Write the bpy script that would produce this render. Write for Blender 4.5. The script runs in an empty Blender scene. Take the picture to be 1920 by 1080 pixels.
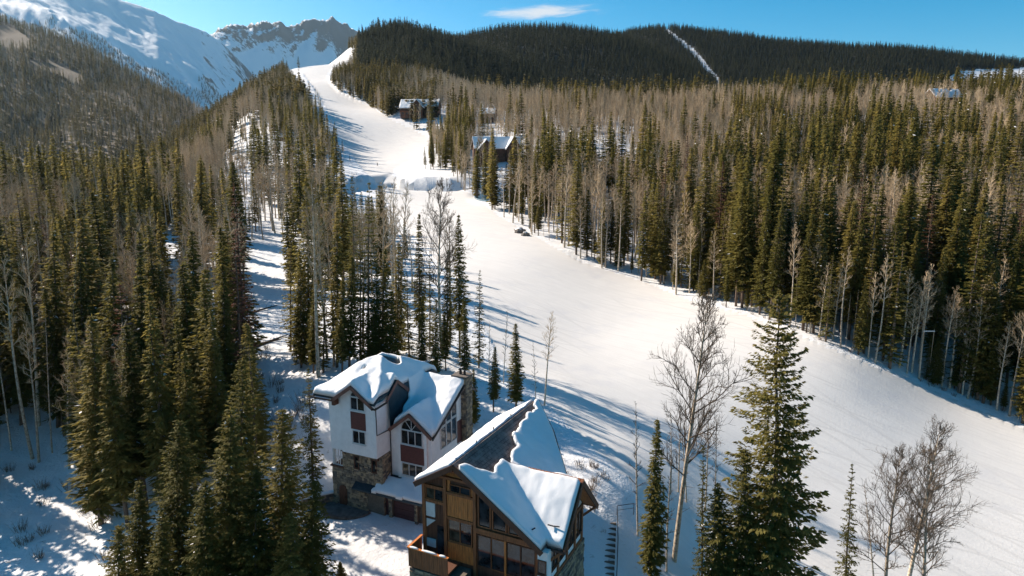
import bpy, math, random
import numpy as np
from mathutils import Vector, Matrix, Euler

random.seed(7)
scene = bpy.context.scene
COL = scene.collection
R = math.radians

# ------------------------------------------------------------------ camera
PITCH = 11.0
FOC = 1280.0                                     # focal length in photo pixels (1920 wide)
cam_data = bpy.data.cameras.new('camera')
cam = bpy.data.objects.new('camera', cam_data)
COL.objects.link(cam)
cam.location = (0, 0, 0)
cam.rotation_euler = (R(90 - PITCH), 0, 0)
cam_data.sensor_width = 36.0
cam_data.lens = 36.0 * FOC / 1920.0
cam_data.clip_start = 0.5
cam_data.clip_end = 40000
scene.camera = cam

# ------------------------------------------------------------------ world, sun, exposure
SUN_AZ = -58.0                                   # degrees from the view axis (+Y), negative = to its left
SUN_EL = 33.0
world = bpy.data.worlds.new('World')
scene.world = world
world.use_nodes = True
wn = world.node_tree
wn.nodes.clear()
w_out = wn.nodes.new('ShaderNodeOutputWorld')
w_bg = wn.nodes.new('ShaderNodeBackground')
w_sky = wn.nodes.new('ShaderNodeTexSky')
w_sky.sky_type = 'NISHITA'
w_sky.sun_disc = False
w_sky.sun_elevation = R(SUN_EL)
w_sky.sun_rotation = R(SUN_AZ)
w_sky.altitude = 2900
w_sky.air_density = 1.0
w_sky.dust_density = 5.5
w_sky.ozone_density = 1.6
w_bg.inputs['Strength'].default_value = 0.076
w_hs = wn.nodes.new('ShaderNodeHueSaturation')
w_hs.inputs['Hue'].default_value = 0.48
w_hs.inputs['Saturation'].default_value = 1.55
w_hs.inputs['Value'].default_value = 1.0
wn.links.new(w_sky.outputs['Color'], w_hs.inputs['Color'])
# a wisp of cloud over the wooded hill
w_tc = wn.nodes.new('ShaderNodeTexCoord')
w_map = wn.nodes.new('ShaderNodeMapping')
w_map.vector_type = 'TEXTURE'
w_map.inputs['Location'].default_value = (0.0398, 0.98, 0.1915)
w_map.inputs['Rotation'].default_value = (0, R(-2), 0)
w_map.inputs['Scale'].default_value = (0.105, 1.0, 0.0125)
wn.links.new(w_tc.outputs['Generated'], w_map.inputs['Vector'])
w_len = wn.nodes.new('ShaderNodeVectorMath'); w_len.operation = 'LENGTH'
w_sep = wn.nodes.new('ShaderNodeVectorMath'); w_sep.operation = 'MULTIPLY'
w_sep.inputs[1].default_value = (1, 0, 1)
wn.links.new(w_map.outputs['Vector'], w_sep.inputs[0])
wn.links.new(w_sep.outputs['Vector'], w_len.inputs[0])
w_noise = wn.nodes.new('ShaderNodeTexNoise')
w_noise.inputs['Scale'].default_value = 1.5
w_noise.inputs['Detail'].default_value = 8
w_noise.inputs['Roughness'].default_value = 0.62
w_noise.inputs['Distortion'].default_value = 0.9
wn.links.new(w_sep.outputs['Vector'], w_noise.inputs['Vector'])
w_sub = wn.nodes.new('ShaderNodeMath'); w_sub.operation = 'MULTIPLY_ADD'
w_sub.inputs[1].default_value = -0.75
wn.links.new(w_len.outputs['Value'], w_sub.inputs[0])
wn.links.new(w_noise.outputs['Fac'], w_sub.inputs[2])
w_ramp = wn.nodes.new('ShaderNodeMapRange')
w_ramp.inputs['From Min'].default_value = -0.12
w_ramp.inputs['From Max'].default_value = 0.42
w_ramp.inputs['To Max'].default_value = 0.75
w_ramp.interpolation_type = 'SMOOTHSTEP'
wn.links.new(w_sub.outputs['Value'], w_ramp.inputs['Value'])
w_front = wn.nodes.new('ShaderNodeSeparateXYZ')
wn.links.new(w_tc.outputs['Generated'], w_front.inputs['Vector'])
w_gt = wn.nodes.new('ShaderNodeMath'); w_gt.operation = 'GREATER_THAN'; w_gt.inputs[1].default_value = 0.5
wn.links.new(w_front.outputs['Y'], w_gt.inputs[0])
w_mul = wn.nodes.new('ShaderNodeMath'); w_mul.operation = 'MULTIPLY'
wn.links.new(w_gt.outputs['Value'], w_mul.inputs[0])
wn.links.new(w_ramp.outputs['Result'], w_mul.inputs[1])
w_mix = wn.nodes.new('ShaderNodeMix'); w_mix.data_type = 'RGBA'
w_mix.inputs['B'].default_value = (6.2, 5.9, 5.7, 1)
wn.links.new(w_mul.outputs['Value'], w_mix.inputs['Factor'])
wn.links.new(w_hs.outputs['Color'], w_mix.inputs['A'])
wn.links.new(w_mix.outputs['Result'], w_bg.inputs['Color'])
wn.links.new(w_bg.outputs['Background'], w_out.inputs['Surface'])

sun_d = bpy.data.lights.new('sun', 'SUN')
sun_d.energy = 4.6
sun_d.angle = R(0.55)
sun_d.color = (1.0, 0.865, 0.715)
sun = bpy.data.objects.new('sun', sun_d)
COL.objects.link(sun)
_sd = Vector((math.sin(R(SUN_AZ)) * math.cos(R(SUN_EL)), math.cos(R(SUN_AZ)) * math.cos(R(SUN_EL)), math.sin(R(SUN_EL))))
sun.rotation_euler = _sd.to_track_quat('Z', 'Y').to_euler()

vs = scene.view_settings
vs.view_transform = 'Standard'
vs.look = 'None'
vs.gamma = 1.0
vs.use_curve_mapping = False
vs.exposure = 1.06
scene.cycles.max_bounces = 6
scene.cycles.diffuse_bounces = 4
scene.cycles.transmission_bounces = 3
scene.cycles.glossy_bounces = 2
scene.cycles.use_denoising = True

# ------------------------------------------------------------------ camera mathematics (surveying aid)
CP, SP = math.cos(R(PITCH)), math.sin(R(PITCH))
def ray(u, v):
    dx = (u - 960) / FOC; dy = (540 - v) / FOC
    return np.array([dx, CP + dy * SP, -SP + dy * CP])
def atz(u, v, z): d = ray(u, v); return d * (z / d[2])
def atY(u, v, Y): d = ray(u, v); return d * (Y / d[1])
def project(x, y, z):
    D = y * CP - z * SP; U = y * SP + z * CP
    return 960 + FOC * x / D, 540 - FOC * U / D
def in_poly(px, py, poly):
    px = np.asarray(px, float); py = np.asarray(py, float)
    inside = np.zeros(px.shape, bool)
    n = len(poly)
    for i in range(n):
        x1, y1 = poly[i]; x2, y2 = poly[(i + 1) % n]
        if y1 == y2: continue
        c = ((y1 > py) != (y2 > py)) & (px < (x2 - x1) * (py - y1) / (y2 - y1) + x1)
        inside ^= c
    return inside

# ------------------------------------------------------------------ noise
def _hash(ix, iy, seed):
    h = (ix.astype(np.int64) * 374761393 + iy.astype(np.int64) * 668265263 + seed * 2246822519) & 0x7fffffff
    h = ((h ^ (h >> 13)) * 1274126177) & 0x7fffffff
    h = h ^ (h >> 16)
    return (h & 0xffff) / 65535.0
def vnoise(x, y, seed=0):
    x = np.asarray(x, float); y = np.asarray(y, float)
    ix = np.floor(x); iy = np.floor(y); fx = x - ix; fy = y - iy
    fx = fx * fx * (3 - 2 * fx); fy = fy * fy * (3 - 2 * fy)
    a = _hash(ix, iy, seed); b = _hash(ix + 1, iy, seed); c = _hash(ix, iy + 1, seed); d = _hash(ix + 1, iy + 1, seed)
    return (a * (1 - fx) + b * fx) * (1 - fy) + (c * (1 - fx) + d * fx) * fy
def fbm(x, y, seed=0, oct=4, gain=0.5):
    s = 0; a = 1; t = 0
    for i in range(oct):
        s = s + a * vnoise(x * 2 ** i + 17.3 * i, y * 2 ** i + 5.1 * i, seed + i); t += a; a *= gain
    return s / t - 0.5
def ridged(x, y, seed=0, oct=5, gain=0.55):
    s = 0; a = 1; t = 0
    for i in range(oct):
        s = s + a * (1 - np.abs(2 * vnoise(x * 2 ** i + 9.7 * i, y * 2 ** i + 3.3 * i, seed + i) - 1)); t += a; a *= gain
    return s / t

# ------------------------------------------------------------------ the height of the land
CTRL = []
for u, v, Y in [
    # ski run, from the near end up to the ridge
    (1900, 1000, 75), (1500, 1000, 71), (1290, 1000, 68), (1400, 850, 85), (1260, 850, 80), (1900, 800, 102), (1779, 735, 111), (1574, 654, 117), (1500, 760, 99),
    (1250, 700, 106), (1320, 555, 150), (1200, 522, 166), (1100, 620, 128), (1000, 480, 176), (900, 400, 242), (800, 350, 332),
    (708, 307, 420), (740, 260, 520), (690, 200, 680), (620, 150, 900), (590, 125, 1050), (650, 101, 1280), (700, 112, 1400), (800, 112, 1450), (630, 118, 1120),
    (1040, 765, 86), (1150, 790, 86), (930, 690, 100), (700, 690, 92), (760, 600, 118),
    # clearing and lane on the other side of the grove
    (540, 705, 96), (505, 565, 146), (510, 500, 180), (520, 400, 268), (470, 262, 430), (600, 290, 440), (680, 350, 320), (540, 800, 80),
    # shaded woods
    (100, 1000, 74), (200, 950, 79), (60, 860, 92), (-300, 900, 85), (300, 480, 182), (100, 560, 150), (-100, 520, 165), (200, 400, 300), (0, 412, 290), (-300, 450, 260),
    (400, 300, 430), (450, 222, 600), (530, 160, 800), (560, 125, 1060), (380, 1050, 63), (480, 980, 66),
    # forest across the run
    (1700, 400, 232), (1920, 450, 195), (2300, 480, 200), (1300, 350, 300), (1150, 335, 330), (1800, 232, 430), (1400, 242, 430), (1200, 252, 430),
    (1000, 262, 430), (1100, 205, 620), (1500, 203, 620), (1900, 196, 620), (2300, 200, 600), (1000, 205, 620), (850, 178, 720), (940, 300, 385), (780, 212, 580),
    (760, 130, 950), (800, 150, 860), (1920, 640, 132),
]:
    CTRL.append(atY(u, v, Y))
HG = -36.8                                                     # level of the houses' forecourt
for u, v, z in [(640, 975, HG), (700, 1000, HG), (640, 1040, HG - .3), (780, 1000, HG - .1), (700, 1080, HG - .4), (900, 1040, HG), (1000, 960, HG + .4),
                (1140, 1010, -37.2), (1140, 1078, -38.6), (1120, 920, -34.8), (620, 900, HG + .6), (800, 840, HG + 2.2)]:
    CTRL.append(atz(u, v, z))
for p in [(-260, 440, -50), (-340, 640, -75), (-420, 420, -60), (-420, 820, -10), (-520, 1050, -10), (-600, 700, -90), (-700, 1100, -60), 
          (-400, 1400, 20), (300, 850, 30), (700, 900, 10), (0, 900, 50),  (250, 1200, 60), (800, 1300, 40), (-60, 1700, 190), (1200, 900, 10), (-1200, 1000, -60),
          (0, 20, -50), (60, 20, -54), (-60, 20, -50), (-150, 40, -50), (150, 40, -54), (300, 2200, 100), (900, 2200, 100), (-900, 2200, 0), (-300, 2600, 60)]:
    CTRL.append(np.array(p, float))
CTRL = np.array(CTRL)
def _warp(x, y):
    y = np.maximum(y, 8.0)
    l = np.log(y)
    return x / (y + 15.0) * 2.2, l * 1.6
_ca, _cl = _warp(CTRL[:, 0], CTRL[:, 1])
def _kern(r): return np.sqrt(r * r + 0.02)
_K = _kern(np.hypot(_ca[:, None] - _ca[None], _cl[:, None] - _cl[None])) + np.eye(len(_ca)) * -0.004
_Pm = np.stack([np.ones_like(_ca), _ca, _cl], 1)
_n = len(_ca)
_A = np.zeros((_n + 3, _n + 3)); _A[:_n, :_n] = _K; _A[:_n, _n:] = _Pm; _A[_n:, :_n] = _Pm.T
_W = np.linalg.solve(_A, np.concatenate([CTRL[:, 2], np.zeros(3)]))
def base_h(x, y):
    a, l = _warp(x, y)
    out = _W[_n] + _W[_n + 1] * a + _W[_n + 2] * l
    for i in range(_n):
        out = out + _W[i] * _kern(np.hypot(a - _ca[i], l - _cl[i]))
    return out

def ridge_fn(pts, lf, zfoot, back, expo=1.0, lf2=None):
    """a hill whose crest runs through the surveyed points (photo column, row, distance); lf = length of its near slope"""
    P3 = np.array([atY(*p) for p in pts])
    a = P3[:, 0] / P3[:, 1]
    o = np.argsort(a)
    a, Yr, Zr = a[o], P3[o, 1], P3[o, 2]
    def f(x, y):
        aa = x / np.maximum(y, 1)
        yr = np.interp(aa, a, Yr); zr = np.interp(aa, a, Zr)
        t = (yr - y) / lf
        tp = np.sqrt(np.maximum(t, 0) ** 2 + .0009) - .03
        front = zr - np.maximum(zr - zfoot, 40) * np.clip(tp ** expo, 0, 3)
        rear = zr - (np.sqrt(np.minimum(t, 0) ** 2 + .0009) - .03) * lf * back
        return np.where(t > 0, front, rear), t, zr
    return f
HILL_R = ridge_fn([(500, 330, 1900), (560, 220, 1900), (620, 130, 1900), (690, 104, 1800), (760, 95, 1750), (830, 81, 1700), (900, 68, 1700), (950, 58, 1680), (1050, 57, 1680), (1120, 66, 1660), (1165, 76, 1640),
                   (1205, 90, 1600), (1260, 118, 1520), (1310, 140, 1450), (1360, 170, 1380), (1500, 230, 1300), (2600, 300, 1300), (-900, 300, 2000)], 800, -30, 0.35)
HILL_R2 = ridge_fn([(900, 140, 2300), (1040, 104, 2250), (1120, 80, 2200), (1180, 63, 2150), (1225, 57, 2100), (1260, 55, 2080), (1340, 63, 2050), (1450, 80, 2000), (1600, 91, 1950), (1700, 94, 1930),
                    (1800, 106, 1900), (1920, 121, 1880), (2150, 150, 1850), (2600, 170, 1800), (600, 250, 2300), (-900, 350, 2300)], 950, -30, 0.35)
HILL_L = ridge_fn([(-900, -260, 1900), (-300, -70, 1850), (0, 40, 1750), (90, 66, 1700), (167, 97, 1620), (267, 153, 1500), (340, 190, 1400), (390, 222, 1320), (450, 262, 1250), (520, 300, 1200), (900, 500, 1200)], 760, -90, 0.3)
MOUNT_S = ridge_fn([(-900, -420, 4000), (-300, -190, 4100), (0, -75, 4300), (120, -38, 4500), (200, -8, 4700), (245, 6, 4850), (290, 20, 5000), (340, 42, 5250), (375, 56, 5450), (410, 76, 5700), (440, 104, 5850),
                    (462, 126, 6000), (480, 150, 6100), (540, 185, 6200), (700, 260, 6200), (1400, 500, 6200)], 2400, -40, 0.5, 0.85)
MOUNT_E = ridge_fn([(-900, 300, 6000), (200, 130, 5900), (330, 92, 6290), (400, 66, 6500), (430, 57, 6800), (470, 51, 7200), (500, 48, 7500), (512, 51, 7620), (525, 47, 7750), (550, 53, 8000), (570, 47, 8200),
                    (590, 42, 8400), (610, 43, 8600), (625, 38, 8750), (645, 50, 8950), (665, 61, 9150), (685, 73, 9350), (705, 73, 9550), (725, 66, 9750), (740, 65, 9900), (755, 72, 10050),
                    (790, 78, 10400), (850, 95, 10500), (1100, 150, 10500), (2600, 350, 10500)], 1900, 200, 0.8, 0.9)

ROAD = []                                                       # the road that passes under the ski run in a cutting (filled in below)
POOL = []
def cutting(x, y, b):
    for i0, i1 in ((0, 2), (3, 5)):                              # snow banks piled on the uphill side of the road
        x0, y0 = ROAD[i0][0][:2]; x1, y1 = ROAD[i1 if i1 < 4 else 5][0 if i1 < 4 else 1][:2]
        s_ = np.clip((x - x0) / (x1 - x0), 0, 1)
        yr = np.interp(x, [p[0][0] for p in ROAD] + [ROAD[-1][1][0]], [p[0][1] for p in ROAD] + [ROAD[-1][1][1]])
        d = y - yr - 4.0
        b = b + 5.5 * np.sqrt(np.sin(np.pi * s_).clip(0, 1)) * np.clip(1 - d / 55, 0, 1) ** 1.3 * (d > 0)
    for (x0, y0, z0), (x1, y1, z1), on in ROAD:
        if not on: continue
        dx, dy = x1 - x0, y1 - y0
        t = np.clip(((x - x0) * dx + (y - y0) * dy) / (dx * dx + dy * dy), 0, 1)
        d = np.hypot(x - x0 - t * dx, y - y0 - t * dy)
        b = np.minimum(b, z0 + (z1 - z0) * t + np.maximum(0, d - 4.5) * 2.2)
    for (x0, y0, z0, rx, ry) in POOL:
        d = np.hypot((x - x0) / rx, (y - y0) / ry)
        k = np.clip((1.7 - d) / .6, 0, 1); k = k * k * (3 - 2 * k)
        b = b * (1 - k) + (z0 - .6) * k
    return b
def land(x, y, detail=True):
    """height and region: 0 near land, 1 wooded hill, 2 valley slope, 3 snow mountain, 4 rocky mountain"""
    x = np.asarray(x, float); y = np.asarray(y, float)
    b = base_h(x, np.minimum(y, 2600))
    far = np.clip((y - 250) / 500, 0, 1)
    flat = np.clip((np.hypot(x + 2, y - 58) - 26) / 30, 0, 1)          # the levelled house plots stay smooth
    if detail:
        b = b + fbm(x / 16, y / 16, 3, 4) * (1.0 * flat + .12) + fbm(x / 3.2, y / 3.2, 31, 3) * .22 + far * fbm(x / 90, y / 90, 5, 4) * 7
    if ROAD: b = cutting(x, y, b)
    b = np.where(y > 1500, np.minimum(b, 190 - (y - 1500) * .4), b)
    reg = np.zeros(x.shape, int)
    h = b
    for k, fn, amp, sc in ((1, HILL_R, 26, 300), (1, HILL_R2, 26, 300), (2, HILL_L, 34, 260), (3, MOUNT_S, 170, 900), (4, MOUNT_E, 190, 700)):
        z, t, zr = fn(x, y)
        if k in (1, 2):
            z = z + fbm(x / sc, y / sc, 40 + k, 4) * amp * 2 * np.clip(np.abs(t) * 3, .12, 1)
        elif k == 3:
            aa = x / np.maximum(y, 1)
            # gullies and ribs running down the flank, crest kept
            cc = x * .55 + y * .83; dd = x * .83 - y * .55
            z = z + (ridged(cc / 420, dd / 2200, 61, 6, .6) - .55) * 190 * np.clip(np.abs(t) * 2.5, .08, 1) + fbm(x / 700, y / 700, 67, 3) * 180 * np.clip(np.abs(t) * 2, 0, 1) + fbm(x / 120, y / 120, 66, 4) * 30
        else:
            rk = (ridged(x / 330, y / 900, 71, 5, .6) - .5)
            z = z + rk * 240 * np.clip(.30 + np.abs(t) * 1.2, 0, 1) * np.clip(1.25 - t * 2.2, .12, 1) + (ridged(x / 90, y / 140, 75, 4, .6) - .5) * 110 * np.clip(1 - np.abs(t) * 2.6, .04, 1)
        z = z - np.clip(t - 1.05, 0, None) * 3000
        m = z > h
        reg = np.where(m, k, reg); h = np.where(m, z, h)
    return h, reg
def ground(x, y):
    return float(land(np.array([x]), np.array([y]))[0][0])
def ground_px(u, v, y0=40, y1=1600):
    """where the line of sight through a surveyed pixel meets the land"""
    d = ray(u, v)
    Y = np.exp(np.linspace(math.log(y0), math.log(y1), 700))
    X = d[0] / d[1] * Y; Z = d[2] / d[1] * Y
    H = land(X, Y)[0]
    k = np.nonzero(H > Z)[0]
    i = k[0] if len(k) else len(Y) - 1
    return float(X[i]), float(Y[i]), float(H[i])

_rp = [ground_px(*p) for p in ((615, 372), (655, 356), (700, 350), (738, 349), (785, 355), (838, 356), (895, 350))]
_dz = (0.3, 2.2, 3.0, 3.0, 3.0, 2.0, .3)
_pl = ground_px(937, 366)
ROAD[:] = [((a[0], a[1], a[2] - da), (c[0], c[1], c[2] - dc), i != 2) for i, (a, c, da, dc) in enumerate(zip(_rp[:-1], _rp[1:], _dz[:-1], _dz[1:]))]
POOL[:] = [(_pl[0], _pl[1], _pl[2] - .5, 9, 26)]

# ------------------------------------------------------------------ materials
def new_mat(name):
    m = bpy.data.materials.new(name); m.use_nodes = True
    nt = m.node_tree
    return m, nt, nt.nodes['Principled BSDF']
def nd(nt, t, **kw):
    n = nt.nodes.new(t)
    for k, v in kw.items():
        if k in n.inputs: n.inputs[k].default_value = v
        else: setattr(n, k, v)
    return n
def mixc(nt, fac, a, b, mode='MIX'):
    m = nd(nt, 'ShaderNodeMix', data_type='RGBA', blend_type=mode)
    for s, v in (('Factor', fac), ('A', a), ('B', b)):
        if isinstance(v, bpy.types.NodeSocket): nt.links.new(v, m.inputs[s])
        elif s == 'Factor': m.inputs[s].default_value = v
        else: m.inputs[s].default_value = (*v, 1)
    return m.outputs['Result']
def noise(nt, scale, detail=4, rough=.55, vec=None, dist=0):
    n = nd(nt, 'ShaderNodeTexNoise', Scale=scale, Detail=detail, Roughness=rough, Distortion=dist)
    if vec is not None: nt.links.new(vec, n.inputs['Vector'])
    return n.outputs['Fac']
def remap(nt, val, a, b, c=0.0, d=1.0, smooth=True):
    n = nd(nt, 'ShaderNodeMapRange')
    if smooth: n.interpolation_type = 'SMOOTHSTEP'
    nt.links.new(val, n.inputs['Value'])
    n.inputs['From Min'].default_value = a; n.inputs['From Max'].default_value = b
    n.inputs['To Min'].default_value = c; n.inputs['To Max'].default_value = d
    return n.outputs['Result']
def bump(nt, bsdf, h, strength, dist):
    b = nd(nt, 'ShaderNodeBump', Strength=strength, Distance=dist)
    nt.links.new(h, b.inputs['Height']); nt.links.new(b.outputs['Normal'], bsdf.inputs['Normal'])
def objcoord(nt, scale=(1, 1, 1), rot=(0, 0, 0)):
    tc = nd(nt, 'ShaderNodeTexCoord'); mp = nd(nt, 'ShaderNodeMapping')
    if rot != (0, 0, 0):
        mp.vector_type = 'TEXTURE'; scale = tuple(1 / k for k in scale)
    mp.inputs['Scale'].default_value = scale; mp.inputs['Rotation'].default_value = rot
    nt.links.new(tc.outputs['Object'], mp.inputs['Vector'])
    return mp.outputs['Vector']
M = {}
def simple(name, col, rough=.7, var=.25, scale=3.0, bmp=0.0, metallic=0.0, stretch=(1, 1, 1), spec=.4):
    m, nt, b = new_mat(name)
    v = objcoord(nt, stretch)
    f = noise(nt, scale, 5, .6, v)
    c = mixc(nt, remap(nt, f, .3, .7), tuple(x * (1 - var) for x in col), tuple(min(1, x * (1 + var)) for x in col))
    nt.links.new(c, b.inputs['Base Color'])
    b.inputs['Roughness'].default_value = rough; b.inputs['Metallic'].default_value = metallic
    b.inputs['Specular IOR Level'].default_value = spec
    if bmp: bump(nt, b, f, .6, bmp)
    M[name] = m
    return m
def snow_mat(name, col=(.74, .75, .77), litter=0.0, bmp=.12, groom=False, littercol=(.16, .12, .08)):
    m, nt, b = new_mat(name)
    v = objcoord(nt)
    f1 = noise(nt, .35, 5, .6, v); f2 = noise(nt, 2.6, 4, .6, v)
    c = mixc(nt, remap(nt, f1, .3, .7), tuple(x * .95 for x in col), col)
    if litter:
        f3 = noise(nt, 1.1, 6, .72, v, .6)
        f4 = noise(nt, .05, 3, .5, v)
        mul = nd(nt, 'ShaderNodeMath', operation='MULTIPLY'); nt.links.new(remap(nt, f3, .60, .70), mul.inputs[0]); nt.links.new(remap(nt, f4, .35, .6, litter * .4, litter), mul.inputs[1])
        c = mixc(nt, mul.outputs[0], c, littercol)
    if groom:
        vg = objcoord(nt, (1.5, .05, .3), (0, 0, R(-132)))
        g = noise(nt, 1.2, 6, .65, vg)
        vg2 = objcoord(nt, (2.4, .035, .3), (0, 0, R(-124)))
        g2 = noise(nt, .8, 6, .7, vg2)
        c = mixc(nt, remap(nt, g, .40, .72), c, tuple(x * .90 for x in col))
        c = mixc(nt, remap(nt, g2, .58, .68), c, tuple(x * .84 for x in col))
        for ang, sc_, dst in ((-133, .055, 7.0), (-112, .043, 9.0), (-150, .035, 8.0)):
            wv = nd(nt, 'ShaderNodeTexWave', Scale=sc_, Distortion=dst, Detail=3.0); wv.inputs['Detail Scale'].default_value = .35
            nt.links.new(objcoord(nt, (1, 1, 1.0001), (0, 0, R(ang))), wv.inputs['Vector'])
            ml = nd(nt, 'ShaderNodeMath', operation='MULTIPLY'); nt.links.new(remap(nt, wv.outputs['Fac'], .982, .998), ml.inputs[0]); nt.links.new(remap(nt, noise(nt, .03, 2, .5, v), .42, .58), ml.inputs[1])
            c = mixc(nt, ml.outputs[0], c, tuple(x * .86 for x in col))
        sc2 = noise(nt, .12, 6, .68, v)
        c = mixc(nt, remap(nt, sc2, .5, .72), c, tuple(x * y for x, y in zip(col, (.86, .87, .90))))
        fd = noise(nt, 6, 3, .7, v)
        c = mixc(nt, remap(nt, fd, .70, .76), c, (.42, .38, .34))
        ad = nd(nt, 'ShaderNodeMath', operation='ADD'); nt.links.new(g, ad.inputs[0]); nt.links.new(g2, ad.inputs[1])
        ad2 = nd(nt, 'ShaderNodeMath', operation='ADD'); nt.links.new(ad.outputs[0], ad2.inputs[0]); nt.links.new(f2, ad2.inputs[1])
        hh = ad2.outputs[0]; bmp = bmp * .55
    else:
        ad = nd(nt, 'ShaderNodeMath', operation='MULTIPLY_ADD'); nt.links.new(f1, ad.inputs[0]); ad.inputs[1].default_value = 3.0; nt.links.new(f2, ad.inputs[2])
        hh = ad.outputs[0]
    nt.links.new(c, b.inputs['Base Color'])
    b.inputs['Roughness'].default_value = .62
    b.inputs['Specular IOR Level'].default_value = .25
    bump(nt, b, hh, .55, bmp)
    M[name] = m
    return m
snow_mat('snow_forest', litter=.75, bmp=.25)
snow_mat('snow_run', col=(.70, .682, .662), groom=True, bmp=.10)
snow_mat('snow_roof', col=(.78, .785, .80), bmp=.02)
snow_mat('snow_yard', col=(.68, .69, .71), litter=.8, bmp=.15, littercol=(.20, .18, .16))

def hill_mat(name, dark, snow_amt):
    m, nt, b = new_mat(name)
    v = objcoord(nt)
    f = noise(nt, .02, 7, .7, v)
    c = mixc(nt, remap(nt, f, snow_amt - .06, snow_amt + .06), (.74, .76, .79), dark)
    nt.links.new(c, b.inputs['Base Color']); b.inputs['Roughness'].default_value = .9
    M[name] = m
hill_mat('hill_floor', (.050, .046, .036), .30)
hill_mat('valley_floor', (.085, .066, .050), .30)
def mountain_mat(name, rock, lo, hi, sc, crest=False):
    m, nt, b = new_mat(name)
    geo = nd(nt, 'ShaderNodeNewGeometry')
    sp = nd(nt, 'ShaderNodeSeparateXYZ'); nt.links.new(geo.outputs['Normal'], sp.inputs[0])
    v = objcoord(nt)
    f = noise(nt, sc, 8, .68, v)
    ad = nd(nt, 'ShaderNodeMath', operation='MULTIPLY_ADD'); nt.links.new(f, ad.inputs[0]); ad.inputs[1].default_value = .7; nt.links.new(sp.outputs['Z'], ad.inputs[2])
    val = ad.outputs[0]
    if crest:
        at = nd(nt, 'ShaderNodeAttribute'); at.attribute_name = 'below_crest'
        a2 = nd(nt, 'ShaderNodeMath', operation='MULTIPLY_ADD'); nt.links.new(at.outputs['Fac'], a2.inputs[0]); a2.inputs[1].default_value = 1.1; nt.links.new(val, a2.inputs[2]); val = a2.outputs[0]
    c = mixc(nt, remap(nt, val, lo, hi), rock, (.78, .80, .83))
    nt.links.new(c, b.inputs['Base Color']); b.inputs['Roughness'].default_value = .8
    bump(nt, b, f, .5, 14)
    M[name] = m
mountain_mat('mountain_snow', (.09, .085, .085), .90, .99, .010)
mountain_mat('mountain_rock', (.085, .08, .08), 1.24, 1.32, .03, True)

simple('stucco', (.82, .775, .755), .85, .05, 1.5, .01)
simple('wood_dark', (.105, .040, .021), .65, .35, 2.0, .01, stretch=(6, 6, .6))
simple('wood_orange', (.50, .165, .042), .55, .35, 2.0, .01, stretch=(5, 5, .5))
simple('wood_mid', (.25, .085, .030), .6, .35, 2.0, .01, stretch=(5, 5, .5))
simple('wood_red', (.115, .035, .030), .6, .2, 2.5, .005, stretch=(1, 1, 6))
simple('garage_red', (.085, .032, .032), .5, .2, 2.5, .005, stretch=(1, 1, 5))
simple('fascia', (.17, .075, .055), .6, .2, 2.0)
simple('metal_roof', (.028, .045, .055), .42, .2, 2.0, 0, .3)
simple('gutter', (.045, .035, .032), .4, .1, 2.0, 0, .4)
simple('white_trim', (.62, .60, .58), .6, .06, 3)
simple('iron', (.03, .03, .032), .5, .2, 4, 0, .6)
simple('shingle', (.115, .090, .088), .9, .45, 9.0, .03, stretch=(1, 2.5, 2.5))
def shingles():
    m, nt, b = new_mat('shingle')
    tc = nd(nt, 'ShaderNodeTexCoord'); sp = nd(nt, 'ShaderNodeSeparateXYZ'); cb = nd(nt, 'ShaderNodeCombineXYZ')
    nt.links.new(tc.outputs['Object'], sp.inputs[0]); nt.links.new(sp.outputs['Y'], cb.inputs['X']); nt.links.new(sp.outputs['X'], cb.inputs['Y'])
    bk = nd(nt, 'ShaderNodeTexBrick', Scale=1.0); bk.offset = .5
    bk.inputs['Brick Width'].default_value = .34; bk.inputs['Row Height'].default_value = .24; bk.inputs['Mortar Size'].default_value = .022
    bk.inputs['Color1'].default_value = (.165, .125, .118, 1); bk.inputs['Color2'].default_value = (.095, .072, .070, 1); bk.inputs['Mortar'].default_value = (.035, .028, .027, 1)
    nt.links.new(cb.outputs[0], bk.inputs['Vector'])
    nt.links.new(mixc(nt, remap(nt, noise(nt, 1.2, 5, .65, tc.outputs['Object']), .4, .75), bk.outputs['Color'], (.20, .16, .145)), b.inputs['Base Color'])
    b.inputs['Roughness'].default_value = .9
    bump(nt, b, bk.outputs['Fac'], -.7, .03); M['shingle'] = m
shingles()
simple('stone_grey', (.21, .165, .12), .9, .4, 2.2, .03)
simple('stone_tan', (.32, .235, .15), .9, .35, 2.2, .03)
simple('stone_dark', (.12, .10, .085), .9, .35, 2.2, .03)
simple('mortar', (.14, .115, .09), .95, .2, 5)
simple('paving', (.11, .105, .10), .85, .35, 1.6, .02)
simple('curtain', (.62, .55, .42), .8, .1, 3)
simple('clothing', (.02, .02, .025), .7, .2, 4)
simple('trouser', (.04, .045, .06), .7, .2, 4)
simple('skin', (.45, .28, .2), .6, .1, 4)
simple('ski_red', (.25, .04, .03), .4, .1, 4)
simple('far_wood', (.105, .052, .034), .75, .3, .8)
simple('dry_brush', (.16, .11, .075), .9, .35, 2)
simple('rock', (.16, .14, .125), .9, .35, 1.2, .05)
simple('earth', (.13, .10, .085), .95, .3, 1.0, .05)
def glass_mat(name, col, rough=.06):
    m, nt, b = new_mat(name)
    v = objcoord(nt)
    f = noise(nt, 1.3, 4, .6, v)
    nt.links.new(mixc(nt, remap(nt, f, .35, .65), tuple(x * .4 for x in col), tuple(x * 1.7 for x in col)), b.inputs['Base Color'])
    b.inputs['Roughness'].default_value = rough; b.inputs['Specular IOR Level'].default_value = .45
    M[name] = m
glass_mat('glass', (.022, .026, .03))
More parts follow.
